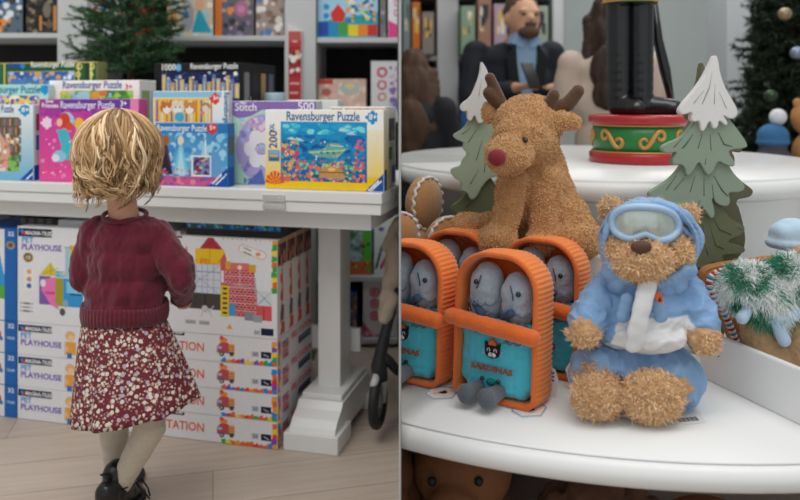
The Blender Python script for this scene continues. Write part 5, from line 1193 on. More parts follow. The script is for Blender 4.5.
def make_tin():
    o = empty('sardine_tin_plush', (0, 0, 0), 'x', 'plush toy', 'soft toys shaped like open sardine tins')
    # ribbed band around the tin
    N = 440; out = resample(arch(W_, H_), N); nrm = [((out[(i+1) % N]-out[i-1]).normalized()) for i in range(N)]; nrm = [Vector((t.y, -t.x)) for t in nrm]
    bm = BM(); rows_ = []
    ys = np.linspace(0, D_, 9)
    for y in ys:
        bulge = .004*math.sin(PI*y/D_)
        rows_.append([bm.verts.new((p.x+n_.x*(bulge+.0011*math.sin(i/N*2*PI*88)), y, p.y+n_.y*(bulge+.0011*math.sin(i/N*2*PI*88)))) for i, (p, n_) in enumerate(zip(out, nrm))])
    inn = [[bm.verts.new((p.x-n_.x*.007, y, p.y-n_.y*.007)) for p, n_ in zip(out, nrm)] for y in (ys[0], ys[-1])]
    for i in range(8):
        for k in range(N): bm.faces.new((rows_[i][k], rows_[i][(k+1) % N], rows_[i+1][(k+1) % N], rows_[i+1][k])).smooth = True
    for k in range(N):
        bm.faces.new((inn[0][k], inn[0][(k+1) % N], rows_[0][(k+1) % N], rows_[0][k])); bm.faces.new((inn[1][(k+1) % N], inn[1][k], rows_[-1][k], rows_[-1][(k+1) % N])); bm.faces.new((inn[1][k], inn[1][(k+1) % N], inn[0][(k+1) % N], inn[0][k]))
    bmesh.ops.recalc_face_normals(bm, faces=bm.faces[:]); obj('ribbed_band', bm, ORR, o)
    bm = BM(); q = resample(arch(W_-.004, H_-.004), 160); tube(bm, [(p.x, -.001, p.y+.002) for p in q]+[(q[0].x, -.001, q[0].y+.002)], .0052, 8, caps=False); obj('rim_piping', bm, OR, o)
    bm = BM(); prism(bm, [(p.x, p.y) for p in resample(arch(W_-.012, H_-.012), 90)], D_-.012, D_-.004); bmesh.ops.recalc_face_normals(bm, faces=bm.faces[:])
    for v in bm.verts: v.co.z += .006
    obj('back_panel', bm, OR, o)
    # teal pocket (lower part of the front)
    zp_ = H_*.50
    def pocket(b):
        for i in range(9):
            for j in range(8):
                x = (-.5+i/8)*(W_-.044); z = .024+(zp_-.03)*j/7; e = 1-abs(i/4-1)**4*.35
                if j == 0 and i in (0, 8): continue
                ell(b, (x, .024, z), (.018, .030*e, .018), seg=10)
    pk = blob('front_pocket', pocket, TEAL, o, voxel=.003, smooth=8, disp=.0025, dsc=.03)
    def roll(b): cap(b, (-W_/2-.003, -.012, zp_+.010), (W_/2-.004, -.012, zp_-.003), .0165, .0165, 14)
    blob('rolled_lid', roll, OR, o, voxel=.0028, smooth=3, disp=.0015, dsc=.02)
    # cat emblem and word
    yf = -.0085
    def hpt(bm, pts, y=yf, t=.0015): prism(bm, pts, y-t, y+.004); bmesh.ops.recalc_face_normals(bm, faces=bm.faces[:])
    cz = zp_*.68; bm = BM()
    pts = [(.0150*math.cos(a), cz+.0115*math.sin(a)) for a in np.linspace(-PI*.98, PI*.12, 16)]+[(.0155, cz+.0185), (.0085, cz+.0125), (-.0085, cz+.0125), (-.0155, cz+.0185)]
    hpt(bm, pts); em = obj('cat_emblem', bm, mat('#17181c', .9), pk)
    bm = BM(); 
    for s in (-1, 1):
        tube(bm, [(s*.0098, yf-.0022, cz+.001), (s*.0092, yf-.0022, cz+.0055), (s*.0062, yf-.0022, cz+.0068), (s*.0042, yf-.0022, cz+.0045), (s*.0045, yf-.0022, cz+.001)], .0008, 5)
        for k in (-1, 0, 1): tube(bm, [(s*.016, yf-.001, cz-.001+k*.002), (s*.021, yf-.001, cz-.002+k*.005)], .0004, 4)
    ell(bm, (-.0028, yf-.0016, cz-.0052), (.0052, .0009, .0042)); ell(bm, (.0028, yf-.0016, cz-.0052), (.0052, .0009, .0042)); obj('face_stitching', bm, mat('#e4e4e2', .8), em)
    bm = BM(); tube(bm, [(-.004, yf-.0028, cz-.007), (-.0015, yf-.0028, cz-.0082), (0, yf-.0028, cz-.0062), (.0015, yf-.0028, cz-.0082), (.004, yf-.0028, cz-.007)], .0006, 5); ell(bm, (0, yf-.0026, cz-.003), (.0016, .0006, .0012)); obj('muzzle_stitching', bm, mat('#17181c', .8), em)
    bm = BM(); hpt(bm, [(-.008, cz+.0125), (.008, cz+.0125), (.0078, cz+.0185), (.0045, cz+.0175), (.0040, cz+.0235), (.0012, cz+.0205), (-.0008, cz+.0245), (-.0026, cz+.0205), (-.0052, cz+.0225), (-.0045, cz+.0175), (-.008, cz+.0185)]); obj('orange_crown', bm, mat('#d66424', .8), em)
    textmesh('SARDINAS', .0150, mat('#a5522e', .85), pk, 'lettering', (-.044, yf-.0003, zp_*.415), Euler((PI/2, 0, 0)), width=.086, bold=.0003, ext=.0012)
    bm = BM(); ell(bm, (-.019, yf-.001, zp_*.30), (.0045, .0035, .0040)); obj('eye', bm, mat('#15161a', .15, spec=.8), pk)
    bm = BM(); ell(bm, (.014, yf-.001, zp_*.30), (.0045, .0035, .0040)); obj('eye', bm, mat('#15161a', .15, spec=.8), pk)
    bm = BM(); tube(bm, [(-.0025+.0085*math.cos(a), yf-.0006, zp_*.285+.0075*math.sin(a)) for a in np.linspace(PI*1.05, PI*1.95, 10)], .0009, 6); obj('smile', bm, mat('#12414a', .8), pk)
    def lips(b): ell(b, (-.0025, yf+.003, zp_*.27), (.010, .005, .007))
    blob('muzzle', lips, mat('#1f7f86', .9, bump=.3), pk, voxel=.002, smooth=3)
    # two sardines
    def scales(c):
        return None
    for s in (-1, 1):
        top = H_-(.020 if s < 0 else .032)
        f = empty('x', (0, 0, 0), 'x', 'x') if False else None
        def fish(b, s=s, top=top):
            x = s*.0345; cap(b, (x*1.0, .034, zp_+.034), (x*.95, .028, top-.040), .034, .033, 9); ell(b, (x*.93, .030, top-.034), (.029, .030, .034))
        def fish2(b, s=s, top=top): fish(b, s, top)
        fo = blob('sardine', fish2, GRY, o, voxel=.0028, smooth=4, disp=.0022, dsc=.016, disp2=.001, dsc2=.005)
        bm = BM(); ell(bm, (s*.0345+(.012 if s > 0 else -.006)*1.0, -.0035+(.002 if s > 0 else 0), top-.036), (.0048, .0045, .0052)); obj('eye', bm, mat('#0d0e12', .15, spec=.8), fo)
        bm = BM()
        for r in range(4):       # scalloped scale rows as raised quilting
            for k in range(4):
                xx = s*.0345+(-.022+k*.0145)+(r % 2)*.006; zc_ = top-.070-r*.017
                pts = []
                for a in np.linspace(PI, 2*PI, 7):
                    px_ = xx+.0076*math.cos(a); pz = zc_+.008*math.sin(a); dx = (px_-s*.0345)/.0325
                    if abs(dx) < .93: pts.append((px_, .030-.0365*math.sqrt(1-dx*dx), pz))
                if len(pts) > 2: tube(bm, pts, .0015, 5)
        obj('scales', bm, mat('#737d8c', .95), fo)
        bm = BM(); tube(bm, [(s*.0345-.004*s, -.003, top-.022), (s*.0345+.002, -.006, top-.036), (s*.0345+.004*s, -.006, top-.048)], .0012, 5); obj('mouth', bm, mat('#3f4857', .9), fo)
        def fin(b, s=s): cap(b, (s*.030-.016, .004, zp_+.036 if s < 0 else zp_+.020), (s*.030+.004, -.006, zp_+.024 if s < 0 else zp_+.032), .0065, .0085, 5)
        blob('fin', fin, NAVY, fo, voxel=.002, smooth=3)
    # feet
    for s, z in ((-1, .0), (1, .0)):
        def foot(b, s=s): cap(b, (s*.021-.006, .0, .022), (s*.021-.010, -.042, .019), .013, .0175, 6); ell(b, (s*.021-.010, -.050, .020), (.0175, .012, .0195))
        fo = blob('foot', foot, FOOT, o, voxel=.0028, smooth=4); flatfoot(fo, .0005)
    return o
tin = make_tin()
def place(o, px, py, d, ang, label, z=T2+.0038, sc=1.0, lean=0.0):
    o.location = (*( ((px-400)/F*d, d) ), z); o.rotation_euler = (lean, 0, ang); o.scale = (sc, sc, sc); o['label'] = label
tins = [tin]+[copytree(tin) for _ in range(3)]
A_ = math.radians(-13)
place(tins[0], 493, 0, 1.400, math.radians(-34), 'orange and teal sardine tin plush in front, nearest the teddy bear', lean=-.06)
place(tins[1], 402, 0, 1.505, math.radians(-31), 'orange and teal sardine tin plush at the left edge of the table', lean=-.06)
place(tins[2], 537, 0, 1.545, math.radians(-33), 'sardine tin plush behind the front one, beside the white block', lean=-.06)
place(tins[3], 452, 0, 1.635, math.radians(-30), 'sardine tin plush farthest back, between the left one and the reindeer', lean=-.06)
for i, (px, py) in enumerate(((528, 410), (441, 393))):
    X, Y = G(px, py); k = .030
    pts = [(X+k*a, Y+k*b) for a, b in ((-1.1, -.25), (-.55, -1.15), (.65, -1.0), (1.25, .35), (.95, .85), (-.5, .9))]
    tagcard('paper_tag', ['white paper tag with blue edge under the front sardine tin plush', 'white paper tag with blue edge under the leftmost sardine tin plush'][i], pts, T2+.0006, '#eae6e0', cat='paper tag', group='paper tags under the tin shaped toys', edge='#3a9fd0')
# hanging fabric care label between the tins and the bear
t_ = P(549, 395, 1.43); t_.z = T2
bm = BM()
pr = [(-.012, 0), (.012, 0), (.017, .035), (.010, .052), (-.006, .060), (-.010, .03)]
prism(bm, pr, 0, .001); cl_ = obj('care_label', bm, mat('#e9e6e2', .7), loc=t_, rz=-.5); cl_.rotation_euler[0] = -.12
meta(cl_, 'crumpled white fabric care label hanging beside the front sardine tin plush', 'label')
bm = BM(); tube(bm, [(0, 0, .058), (-.003, 0, .072), (-.008, 0, .082)], .0012, 6); obj('thread', bm, mat('#e6e4e0', .7), cl_)
bm = BM()
for k in range(3): bx(bm, -.005+k*.001, .009, -.0006, 0, .030+k*.007, .033+k*.007)
obj('printed_lines', bm, mat('#4a4a4e', .7), cl_)
bm = BM(); prism(bm, [(-.016, 0), (.014, 0), (.02, .03), (.006, .05), (-.012, .04)], 0, .001)
c2_ = obj('care_label', bm, mat('#dfdcda', .7), loc=(P(577, 0, 1.47).x, 1.47, T2), rz=.6); c2_.rotation_euler[0] = -.5; meta(c2_, 'folded white fabric care label on the table just left of the teddy bear', 'label')
clipx(tins[1], .0025)
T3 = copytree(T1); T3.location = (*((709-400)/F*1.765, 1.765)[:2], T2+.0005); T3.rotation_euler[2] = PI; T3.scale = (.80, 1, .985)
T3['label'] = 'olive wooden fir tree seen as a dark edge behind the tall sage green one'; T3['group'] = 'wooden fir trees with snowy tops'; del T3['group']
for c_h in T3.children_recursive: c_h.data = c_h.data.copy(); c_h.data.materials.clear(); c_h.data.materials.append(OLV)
# ---------- nutcracker figure on the raised tier ----------
ND = 2.36; kn_ = ND/F
nc = empty('nutcracker_figure', Vector(((638-400)/F*ND, ND, TZ)), 'nutcracker figure in black boots on a red and green round base with gold scrolls', 'figure')
O = nc.location.copy()
def n_(px, py, d=ND): return P(px, py, d)-O
RED = mat('#b3272e', .3, var=.04, coat=.3); GRN = mat('#22803c', .35, var=.06, coat=.3); GLD = mat('#c9974f', .35, metal=.25, var=.08, coat=.3); BBK = mat('#15171b', .22, spec=.6, bump=.15, bscale=20)
r0 = .150; hz_ = .150
bm = BM(); lathe(bm, [(.001, 0), (r0-.004, 0), (r0, .006), (r0, .028), (r0-.006, .034), (.001, .034)], seg=64); obj('base_ring', bm, RED, nc)
bm = BM(); lathe(bm, [(.001, .034), (r0-.012, .034), (r0-.014, .075), (r0-.012, .118), (.001, .118)], seg=64); gb = obj('green_band', bm, GRN, nc)
bm = BM(); lathe(bm, [(.001, .118), (r0-.006, .118), (r0+.002, .124), (r0+.002, .142), (r0-.004, .148), (.001, .148)], seg=64); obj('top_ring', bm, RED, nc)
bm = BM(); lathe(bm, [(r0-.009, .032), (r0-.006, .035), (r0-.009, .038)], seg=64); lathe(bm, [(r0-.009, .114), (r0-.006, .117), (r0-.009, .120)], seg=64); obj('gold_line', bm, GLD, nc)
def cylp(a, z, rr=r0-.012): return Vector((rr*math.sin(a), -rr*math.cos(a), z))
for k in range(7):
    a0 = -2.7+k*.9; sgn = 1 if k % 2 else -1; bm = BM(); pts = []
    for i in range(40):
        t = i/39; u = (t-.5)*2      # S scroll with curled ends
        if abs(u) < .55: x = u*.30; z = .076+sgn*.026*math.sin(u*2.6)
        else:
            q = (abs(u)-.55)/.45; th = q*4.6; rr = .020*(1-q*.7); s2 = 1 if u > 0 else -1
            x = s2*(.165+ .09*0 + rr*math.sin(th)/ .15*1.0); z = .076+s2*sgn*(.026-.018+rr*math.cos(th)*.95)
        pts.append(cylp(a0+x, z))
    tube(bm, pts, [.0045+.003*math.sin(PI*i/39) for i in range(40)], 8); obj('gold_scroll', bm, GLD, nc)
zb = .148
def bootn(cxp, d, toe, toed=0):
    def fn(b):
        a = n_(cxp, 0, d); a.z = zb+.03; t = Vector((a.x, a.y, zb+.36))
        cap(b, a, t, .038, .042, 12); cap(b, Vector((a.x, a.y, zb+.030)), Vector((a.x+toe, a.y+toed, zb+.024)), .034, .026, 8); ell(b, (a.x+toe, a.y+toed, zb+.022), (.032, .028, .022))
    return fn
for args in ((619, 2.36, .035, -.06), (641, 2.35, .090, -.03)):
    bo = blob('boot', bootn(*args), BBK, nc, voxel=.005, smooth=4)
    for v in bo.data.vertices: v.co.z = max(v.co.z, zb+.0005)
bm = BM(); tube(bm, [n_(652, -10, 2.40), n_(658, 40, 2.40), n_(665, 70, 2.40), n_(672, 106, 2.40)], [.012, .016, .018, .010], 10); obj('scabbard', bm, BBK, nc)
bm = BM(); c0 = n_(630, 3); lathe(bm, [(.001, c0.z), (.082, c0.z), (.084, c0.z+.02), (.075, c0.z+.16), (.06, c0.z+.2), (.001, c0.z+.2)], c=(c0.x, c0.y), seg=48)
obj('coat', bm, GRN, nc)
bm = BM(); lathe(bm, [(.083, c0.z-.002), (.0865, c0.z+.004), (.083, c0.z+.010)], c=(c0.x, c0.y), seg=48); obj('coat_trim', bm, GLD, nc)
bm = BM(); ell(bm, (c0.x, c0.y, c0.z+.27), (.06, .06, .08)); hd_ = obj('head', bm, mat('#e8b896', .4), nc, smooth=True)
bm = BM(); lathe(bm, [(.064, c0.z+.30), (.066, c0.z+.42), (.001, c0.z+.43)], c=(c0.x, c0.y), seg=32); obj('hat', bm, BBK, hd_)

# ---------- people in the background ----------
def adult(label, px, d, yaw, H, top, topm, legm, hairm, hairfn, skin='#c99a7c', drop=0.0, lean=0.0, extra=None):
    k = H/1.75; o = empty('person', (((px-400)/F*d), d, 0), label, 'person', None, yaw)
    SK = mat(skin, .55, var=.03)
    hcz = 1.63*k-drop; hy = -.06-lean
    armsr = ((.20*k, 0, 1.40*k), (.25*k, -.04, 1.14*k), (.10*k, -.26, 1.20*k)); armsl = tuple((-a, b, c) for a, b, c in armsr)
    def fn(b):
        ell(b, (0, hy, hcz), (.078*k, .098*k, .118*k)); ell(b, (0, hy-.05*k, hcz-.06*k), (.055*k, .05*k, .05*k)); ell(b, (0, hy-.102*k, hcz-.015), (.014, .022, .022))
        for s in (-1, 1): ell(b, (s*.08*k, hy+.01, hcz-.01), (.012, .022, .032)); ell(b, (s*.03, hy-.085*k, hcz+.028), (.026, .014, .010))
        cap(b, (0, hy+.01, hcz-.08), (0, 0, 1.42*k), .052, .062); ell(b, (0, 0, 1.28*k), (.17*k, .10, .16)); ell(b, (0, 0, 1.05*k), (.14*k, .10, .16)); ell(b, (0, 0, .93*k), (.16*k, .11, .12))
        for s in (-1, 1): cap(b, (s*.09*k, 0, .9*k), (s*.10*k, 0, .5*k), .085, .058, 8); cap(b, (s*.10*k, 0, .5*k), (s*.10*k, .02, .10), .058, .04, 8); cap(b, (s*.10*k, .03, .045), (s*.11*k, -.14, .035), .042, .036, 6)
        for A in (armsr, armsl): cap(b, A[0], A[1], .048, .04, 7); cap(b, A[1], A[2], .038, .028, 7)
        for A, s in ((armsr, -1), (armsl, 1)): hand(b, Vector(A[2]), Vector(A[2])-Vector(A[1])+Vector((0, 0, -.02)), s, r=.0105, L=.046)
    bd_ = blob('body', fn, SK, o, voxel=.0095, smooth=2)
    def tp_(b):
        ell(b, (0, 0, 1.36*k), (.19*k, .115, .10)); ell(b, (0, 0, 1.22*k), (.20*k, .135, .2)); ell(b, (0, 0, 1.0*k), (.185*k, .13, .17)); ell(b, (0, 0, .88*k), (.19*k, .135, .10))
        for A in (armsr, armsl): cap(b, A[0], A[1], .068, .058, 7); cap(b, A[1], tuple(Vector(A[1]).lerp(Vector(A[2]), .85)), .056, .044, 7)
    t = blob(top, tp_, topm, o, voxel=.01, smooth=5, disp=.012, dsc=.12)
    def lg(b):
        ell(b, (0, 0, .90*k), (.17*k, .12, .10))
        for s in (-1, 1): cap(b, (s*.09*k, 0, .86*k), (s*.10*k, 0, .5*k), .095, .072, 8); cap(b, (s*.10*k, 0, .5*k), (s*.10*k, .02, .10), .072, .062, 8)
    blob('trousers', lg, legm, o, voxel=.012, smooth=4)
    for s in (-1, 1):
        q = blob('shoe', lambda b: cap(b, (s*.10*k, .05, .05), (s*.115*k, -.16, .04), .05, .042, 8), BLACK, o, voxel=.01, smooth=3); flatfoot(q, .002)
    if hairfn: blob('hair', lambda b: hairfn(b, hy, hcz, k), hairm, o, voxel=.01, smooth=2, disp=.012, dsc=.03, stretch=(1, 1, .3))
    # eyes and mouth
    for s in (-1, 1):
        bm = BM(); ell(bm, (s*.031*k, hy-.088*k, hcz+.008), (.012, .008, .007)); obj('eye', bm, mat('#2a211c', .3), bd_)
    bm = BM(); ell(bm, (0, hy-.096*k, hcz-.058*k), (.024, .008, .007)); obj('mouth', bm, mat('#a05a50', .5), bd_)
    if extra: extra(o, hy, hcz, k)
    return o
NAVYS = mat('#1c2029', .8, var=.06); SHIRT = mat('#8eb0d2', .7, var=.05); TRS = mat('#23252c', .8)
def man_extra(o, hy, hz_, k):
    bm = BM()
    prism(bm, [(-.045, 1.47*k), (.045, 1.47*k), (.055, 1.36*k), (.018, 1.0*k), (-.012, 1.0*k), (-.055, 1.36*k)], -.150, -.132); bmesh.ops.recalc_face_normals(bm, faces=bm.faces[:]); sh = obj('shirt', bm, SHIRT, o)
    for s in (-1, 1):
        bm = BM(); prism(bm, [(0, 1.50*k), (s*.05, 1.50*k), (s*.075, 1.44*k), (s*.02, 1.41*k)], -.158, -.10); bmesh.ops.recalc_face_normals(bm, faces=bm.faces[:]); obj('collar', bm, SHIRT, sh)
        bm = BM(); prism(bm, [(s*.055, 1.44*k), (s*.10, 1.36*k), (s*.09, 1.26*k), (s*.025, 1.0*k), (s*.012, 1.02*k), (s*.05, 1.34*k)], -.162, -.146); bmesh.ops.recalc_face_normals(bm, faces=bm.faces[:]); obj('lapel', bm, mat('#15181f', .8), o)
    def beard(b): ell(b, (0, hy-.075*k, hz_-.085*k), (.052, .045, .035)); ell(b, (0, hy-.100*k, hz_-.040), (.036, .012, .010))
    blob('beard', beard, mat('#5a4236', .9, var=.2, vscale=80), o, voxel=.007, smooth=2)
man = adult('man in a dark navy suit jacket and light blue shirt looking down', 514, 4.02, math.radians(16), 1.68, 'suit_jacket', NAVYS, TRS, mat('#54443a', .8), lambda b, hy, hz_, k: (ell(b, (0, hy+.025, hz_+.045), (.082*k, .095*k, .10*k))), extra=man_extra, lean=.05, drop=.045)
man.scale = (1.14, 1, 1); bpy.context.view_layer.update()
ph = boxobj('smartphone', -.036, .036, -.005, .005, -.072, .072, mat('#1a1a1e', .25), bevel=.004)
ph.location = man.matrix_basis @ Vector((-.06, -.345, 1.21)); ph.rotation_euler = (-.5, 0, math.radians(28)); meta(ph, 'dark smartphone held by the man in the navy suit', 'phone')
def longhair(b, hy, hz_, k):
    ell(b, (0, hy+.02, hz_+.03), (.095*k, .115*k, .125*k)); ell(b, (0, hy+.07, hz_-.08), (.098, .075, .13)); ell(b, (0, .10, hz_-.24), (.105, .055, .13)); ell(b, (0.02, .115, hz_-.34), (.08, .04, .08))
    for s in (-1, 1): cap(b, (s*.085, hy+.02, hz_), (s*.10, .04, hz_-.25), .035, .04, 7)
HBR = mat('#231712', .6, var=.25, vscale=25, col2='#40291b')
adult('woman with long dark brown hair and a cream top, seen from behind', 610, 3.52, math.radians(172), 1.57, 'knit_top', mat('#c9b5a6', .9, var=.04, sheen=.2), TRS, HBR, longhair)
gl = adult('child with long brown hair in a dark coat at the left of the toy table', 412, 3.46, math.radians(165), 1.30, 'coat', mat('#1f1f24', .85), mat('#2a3550', .85), mat('#4a3324', .7, var=.2, vscale=25), longhair)
clipx(gl, .0025)

# ---------- shelving, pillar and fir behind ----------
def X5(px, d): return (px-400)/F*d
YB = 4.9
o = empty('shelf_unit', (X5(475, YB), YB+.2, 0), 'blurred toy shelves behind the man in the suit', 'shelf')
xa, xb = X5(402, YB)-o.location.x, X5(556, YB)-o.location.x
bm = BM(); bx(bm, xa, xb, .18, .2, 0, 2.4); obj('back_panel', bm, mat('#4a4340', .8), o)
for z in (.06, .46, .86, 1.10+(98-56)/F*YB, 1.79, 2.15):
    bm = BM(); bx(bm, xa, xb, -.2, .18, z-.03, z, .002); obj('shelf_board', bm, mat('#b9babb', .5), o)
for (a, b) in ((437, 458), (552, 562)):
    bm = BM(); bx(bm, X5(a, YB)-o.location.x, X5(b, YB)-o.location.x, -.23, .2, 0, 2.4, .003); obj('post', bm, mat('#c6c8ca', .5), o)
z1 = 1.10+(98-56)/F*YB
bl = [(403, 411, -4, z1, '#7a8a90'), (412, 421, 2, z1, '#c8702a'), (422, 435, 12, z1, '#8a8078'), (461, 476, 6, z1, '#8aa08a'), (478, 492, -2, z1, '#a07868'), (494, 508, 4, z1, '#b09aa8'), (510, 528, 0, z1, '#6a88a8'), (530, 549, 6, z1, '#9aa89a'),
      (403, 419, 76, .86, '#2f8a84'), (421, 436, 84, .86, '#8a5a3a'), (461, 480, 80, .86, '#3a6aa0'), (482, 500, 74, .86, '#a85a50'), (502, 524, 82, .86, '#c8b050'), (526, 549, 78, .86, '#4a5a70')]
nm_ = {'#7a8a90': 'grey blue', '#c8702a': 'orange', '#8a8078': 'taupe', '#8aa08a': 'sage green', '#a07868': 'dusty red', '#b09aa8': 'pale mauve', '#6a88a8': 'slate blue', '#9aa89a': 'grey green', '#2f8a84': 'teal', '#8a5a3a': 'brown', '#3a6aa0': 'blue', '#a85a50': 'brick red', '#c8b050': 'mustard', '#4a5a70': 'dark blue'}
for i, (a, b, yt, z, c) in enumerate(bl):
    h = HC+(HZ-yt)/F*4.74-z
    A = Art(0, 0, 20, 20, c, 1.5); A.clipblobs(2, 2, 18, 12, ['#e8e0d0', c, '#3a3a40', '#d8b060'], 14, 1, 4, i)
    bx_ = boxobj('toy_box', 0, X5(b-1, 4.74)-X5(a, 4.74), 0, .2, 0, h, mat(c, .6, var=.08), bevel=.003, loc=(X5(a, 4.74), 4.74, z+.0006)); meta(bx_, '%s toy box on the %s blurred shelf behind the suited man' % (nm_[c], 'upper' if z == z1 else 'lower'), 'box', 'boxes on the blurred far shelves')
    A.mesh('printed_front', X5(b-1, 4.74)-X5(a, 4.74)-.01, h-.01, bx_, (.005, -.0008, .005))
# yellow-green toy on the upper far shelf
def ytoy(b): ell(b, (0, 0, .06), (.07, .05, .06)); ell(b, (.05, 0, .10), (.05, .04, .045)); cap(b, (-.06, 0, .06), (-.10, 0, .12), .02, .012)
yt_ = blob('soft_toy', ytoy, mat('#c9c243', .9), None, voxel=.008, smooth=3, loc=(X5(470, 4.68), 4.78, 1.7905)); meta(yt_, 'yellow green soft toy on the top blurred shelf', 'toy')
bm = BM(); bx(bm, X5(727, 4.6), X5(752, 4.6), 4.6, 4.9, 0, 3.0, .004); meta(obj('wall_pillar', bm, mat('#c3c8cc', .6)), kind='structure')
fo = empty('christmas_tree', (X5(792, 3.7), 3.7, 0), 'tall dark green fir tree with hanging baubles at the right edge', 'tree')
bm = BM(); tube(bm, [(0, 0, 0), (0, 0, 2.2)], [.03, .01], 10); obj('trunk', bm, mat('#4a3a2a', .9), fo)
bm = BM(); lathe(bm, [(.001, 0), (.16, 0), (.2, .25), (.18, .25), (.001, .22)], seg=32); obj('pot', bm, mat('#5a4030', .8), fo)
fir_mesh('foliage', 2.3, .34, fo, (0, 0, .25), 900, 9, nn=26, col=('#34442f', '#141d15'), up=-.1, ns=2.2, nw=2.6)
for i, (x, y) in enumerate(((797, 53), (771, 96), (785, 14))):
    b_o = BM(); ell(b_o, (0, 0, 0), .030); c = P(x, y, 3.36); c = Vector((c.x, c.y, c.z))
    q = obj('bauble', b_o, mat(['#8a94a8', '#3a4a38', '#9a8a70'][i], .2, metal=.5), loc=c, smooth=True); meta(q, ['silver blue bauble on the fir tree at the right edge', 'dark green bauble low on the fir tree', 'dull gold bauble high on the fir tree'][i], 'bauble')
    bm = BM(); tube(bm, [(0, 0, .028), (0, .03, .05), (0, .06, .055)], .0015, 5); obj('hanger', bm, mat('#3a4030', .6), q)

# ---------- soft toys on a side stand behind the tier ----------
sx, sy = X5(792, 3.05), 3.12
st = empty('side_stand', (sx, sy, 0), 'small white round side stand hidden behind the raised tier', 'display stand')
bm = BM(); lathe(bm, [(.001, 0), (.20, 0), (.20, .02), (.04, .05), (.04, .76), (.24, .78), (.24, .80), (.001, .80)], seg=48); obj('stand_body', bm, RW, st)
bt = plush_root('soft_toy', 'small plush toy wearing a blue knitted hat with a white pompom', 772, 3.05, .8005)
O = bt.location.copy()
def s_(px, py, d=3.05): return P(px, py, d)-O
def f1(b): ell(b, s_(773, 147), (.055, .05, .06)); ell(b, (0, 0, .05), (.07, .06, .052)); cap(b, (-.04, -.02, .07), (-.07, -.05, .04), .02, .022); cap(b, (.04, -.02, .07), (.07, -.05, .04), .02, .022)
blob('body', f1, mat('#4b4a50', .9, bump=.4), bt, voxel=.005, smooth=3)
def f2(b): ell(b, s_(773, 136), (.062, .058, .052)); ell(b, s_(773, 142), (.066, .062, .022))
blob('knitted_hat', f2, mat('#3d6f9e', .95, bump=.8, bscale=120, var=.1), bt, voxel=.005, smooth=3)
bm = BM(); ell(bm, s_(778, 117), .034); pp = obj('pompom', bm, mat('#d8dadc', .95, bump=.6, bscale=100), bt, smooth=True)
b2_ = plush_root('soft_toy', 'tan plush toy at the right edge beside the blue hatted one', 810, 3.05, .8005)
def f3(b): ell(b, (0, 0, .22), (.075, .06, .075)); ell(b, (0, 0, .08), (.07, .06, .082)); ell(b, (-.05, 0, .28), (.02, .015, .02)); ell(b, (.05, 0, .28), (.02, .015, .02)); ell(b, (0, -.055, .20), (.03, .02, .022))
blob('body', f3, mat('#b5814e', .95, bump=.5), b2_, voxel=.005, smooth=3)
bm = BM(); ell(bm, (0, -.078, .21), .009); obj('nose', bm, BLACK, b2_)

# ---------- gingerbread soft toys, left ----------
GB = mat('#c18e5b', .95, bump=.4, bscale=200, var=.1, sheen=.4); PIP = mat('#e4e0de', .8)
def ginger(label, px, d, z, H, yaw, lean=0):
    o = plush_root('gingerbread_plush', label, px, d, z, group='gingerbread soft toys at the left of the table'); o.rotation_euler = (lean, 0, yaw); k = H/.34
    def fn(b):
        ell(b, (0, 0, .27*k), (.07*k, .032*k, .068*k)); ell(b, (0, 0, .145*k), (.055*k, .03*k, .075*k))
        for s in (-1, 1): cap(b, (s*.035*k, 0, .185*k), (s*.095*k, -.005, .165*k), .027*k, .028*k); cap(b, (s*.026*k, 0, .10*k), (s*.050*k, -.01, .032*k), .030*k, .031*k)
    q = blob('body', fn, GB, o, voxel=.004, smooth=4); flatfoot(q, .0008)
    bm = BM(); tube(bm, [((.066*k)*math.cos(a), -.012*k+.0035*math.sin(18*a)*1.0, .27*k+.064*k*math.sin(a)) for a in np.linspace(0, 2*PI, 90)], .0042, 7, caps=False); obj('icing_trim', bm, PIP, o)
    for s in (-1, 1):
        bm = BM(); tube(bm, [(s*(.03+.055*t)*k, -.026*k-.004, (.20-.02*t)*k+.004*math.sin(t*20)) for t in np.linspace(.5, 1, 14)], .0035, 6); obj('cuff_trim', bm, PIP, o)
    return o
g1 = ginger('gingerbread plush with white icing trim, upright behind the tins, second from the left edge', 424, 2.0, T2+.0005, .365, math.radians(55))
g2 = ginger('lower gingerbread plush with white trim between the upright one and the reindeer foot', 447, 1.80, T2+.0005, .290, math.radians(30))
clipx(g1, .0025)
g3 = ginger('gingerbread plush cut off by the left edge of the table scene', 397, 1.80, T2+.0005, .30, math.radians(40))
clipx(g3, .0025)

# ---------- right cluster behind the divider board ----------
gp_ = Vector((X5(748, 1.56), 1.56, T2+.0005))
gh = empty('gingerbread_cushion', gp_, 'flat brown gingerbread cushion with red, white and blue striped trim, right of the bear', 'plush toy')
def gq(px, py): d = 1.56; return ((px-748)*d/F, (HC-(py-HZ)/F*d)-gp_.z)
op = [gq(*p) for p in ((706, 272), (718, 267), (760, 261), (800, 257), (822, 262), (832, 285), (834, 371), (750, 371), (738, 352), (720, 308), (704, 284))]
op = smoothpts(op, 2); bm = BM(); prism(bm, op, 0, .045); bmesh.ops.recalc_face_normals(bm, faces=bm.faces[:])
cf = [f for f in bm.faces if len(f.verts) > 4]; bmesh.ops.bevel(bm, geom=list({e for f in cf for e in f.edges}), offset=.008, segments=3, affect='EDGES'); bmesh.ops.triangulate(bm, faces=[f for f in bm.faces if len(f.verts) > 4])
obj('cushion', bm, mat('#a87443', .95, bump=.4, bscale=160, var=.1), gh, smooth=False)
out = resample([(p[0]*.93+.002, .003+p[1]*.955) for p in op], 150)
STR = {0: '#e6e4e0', 1: '#b0303a', 2: '#e6e4e0', 3: '#4a86b4'}
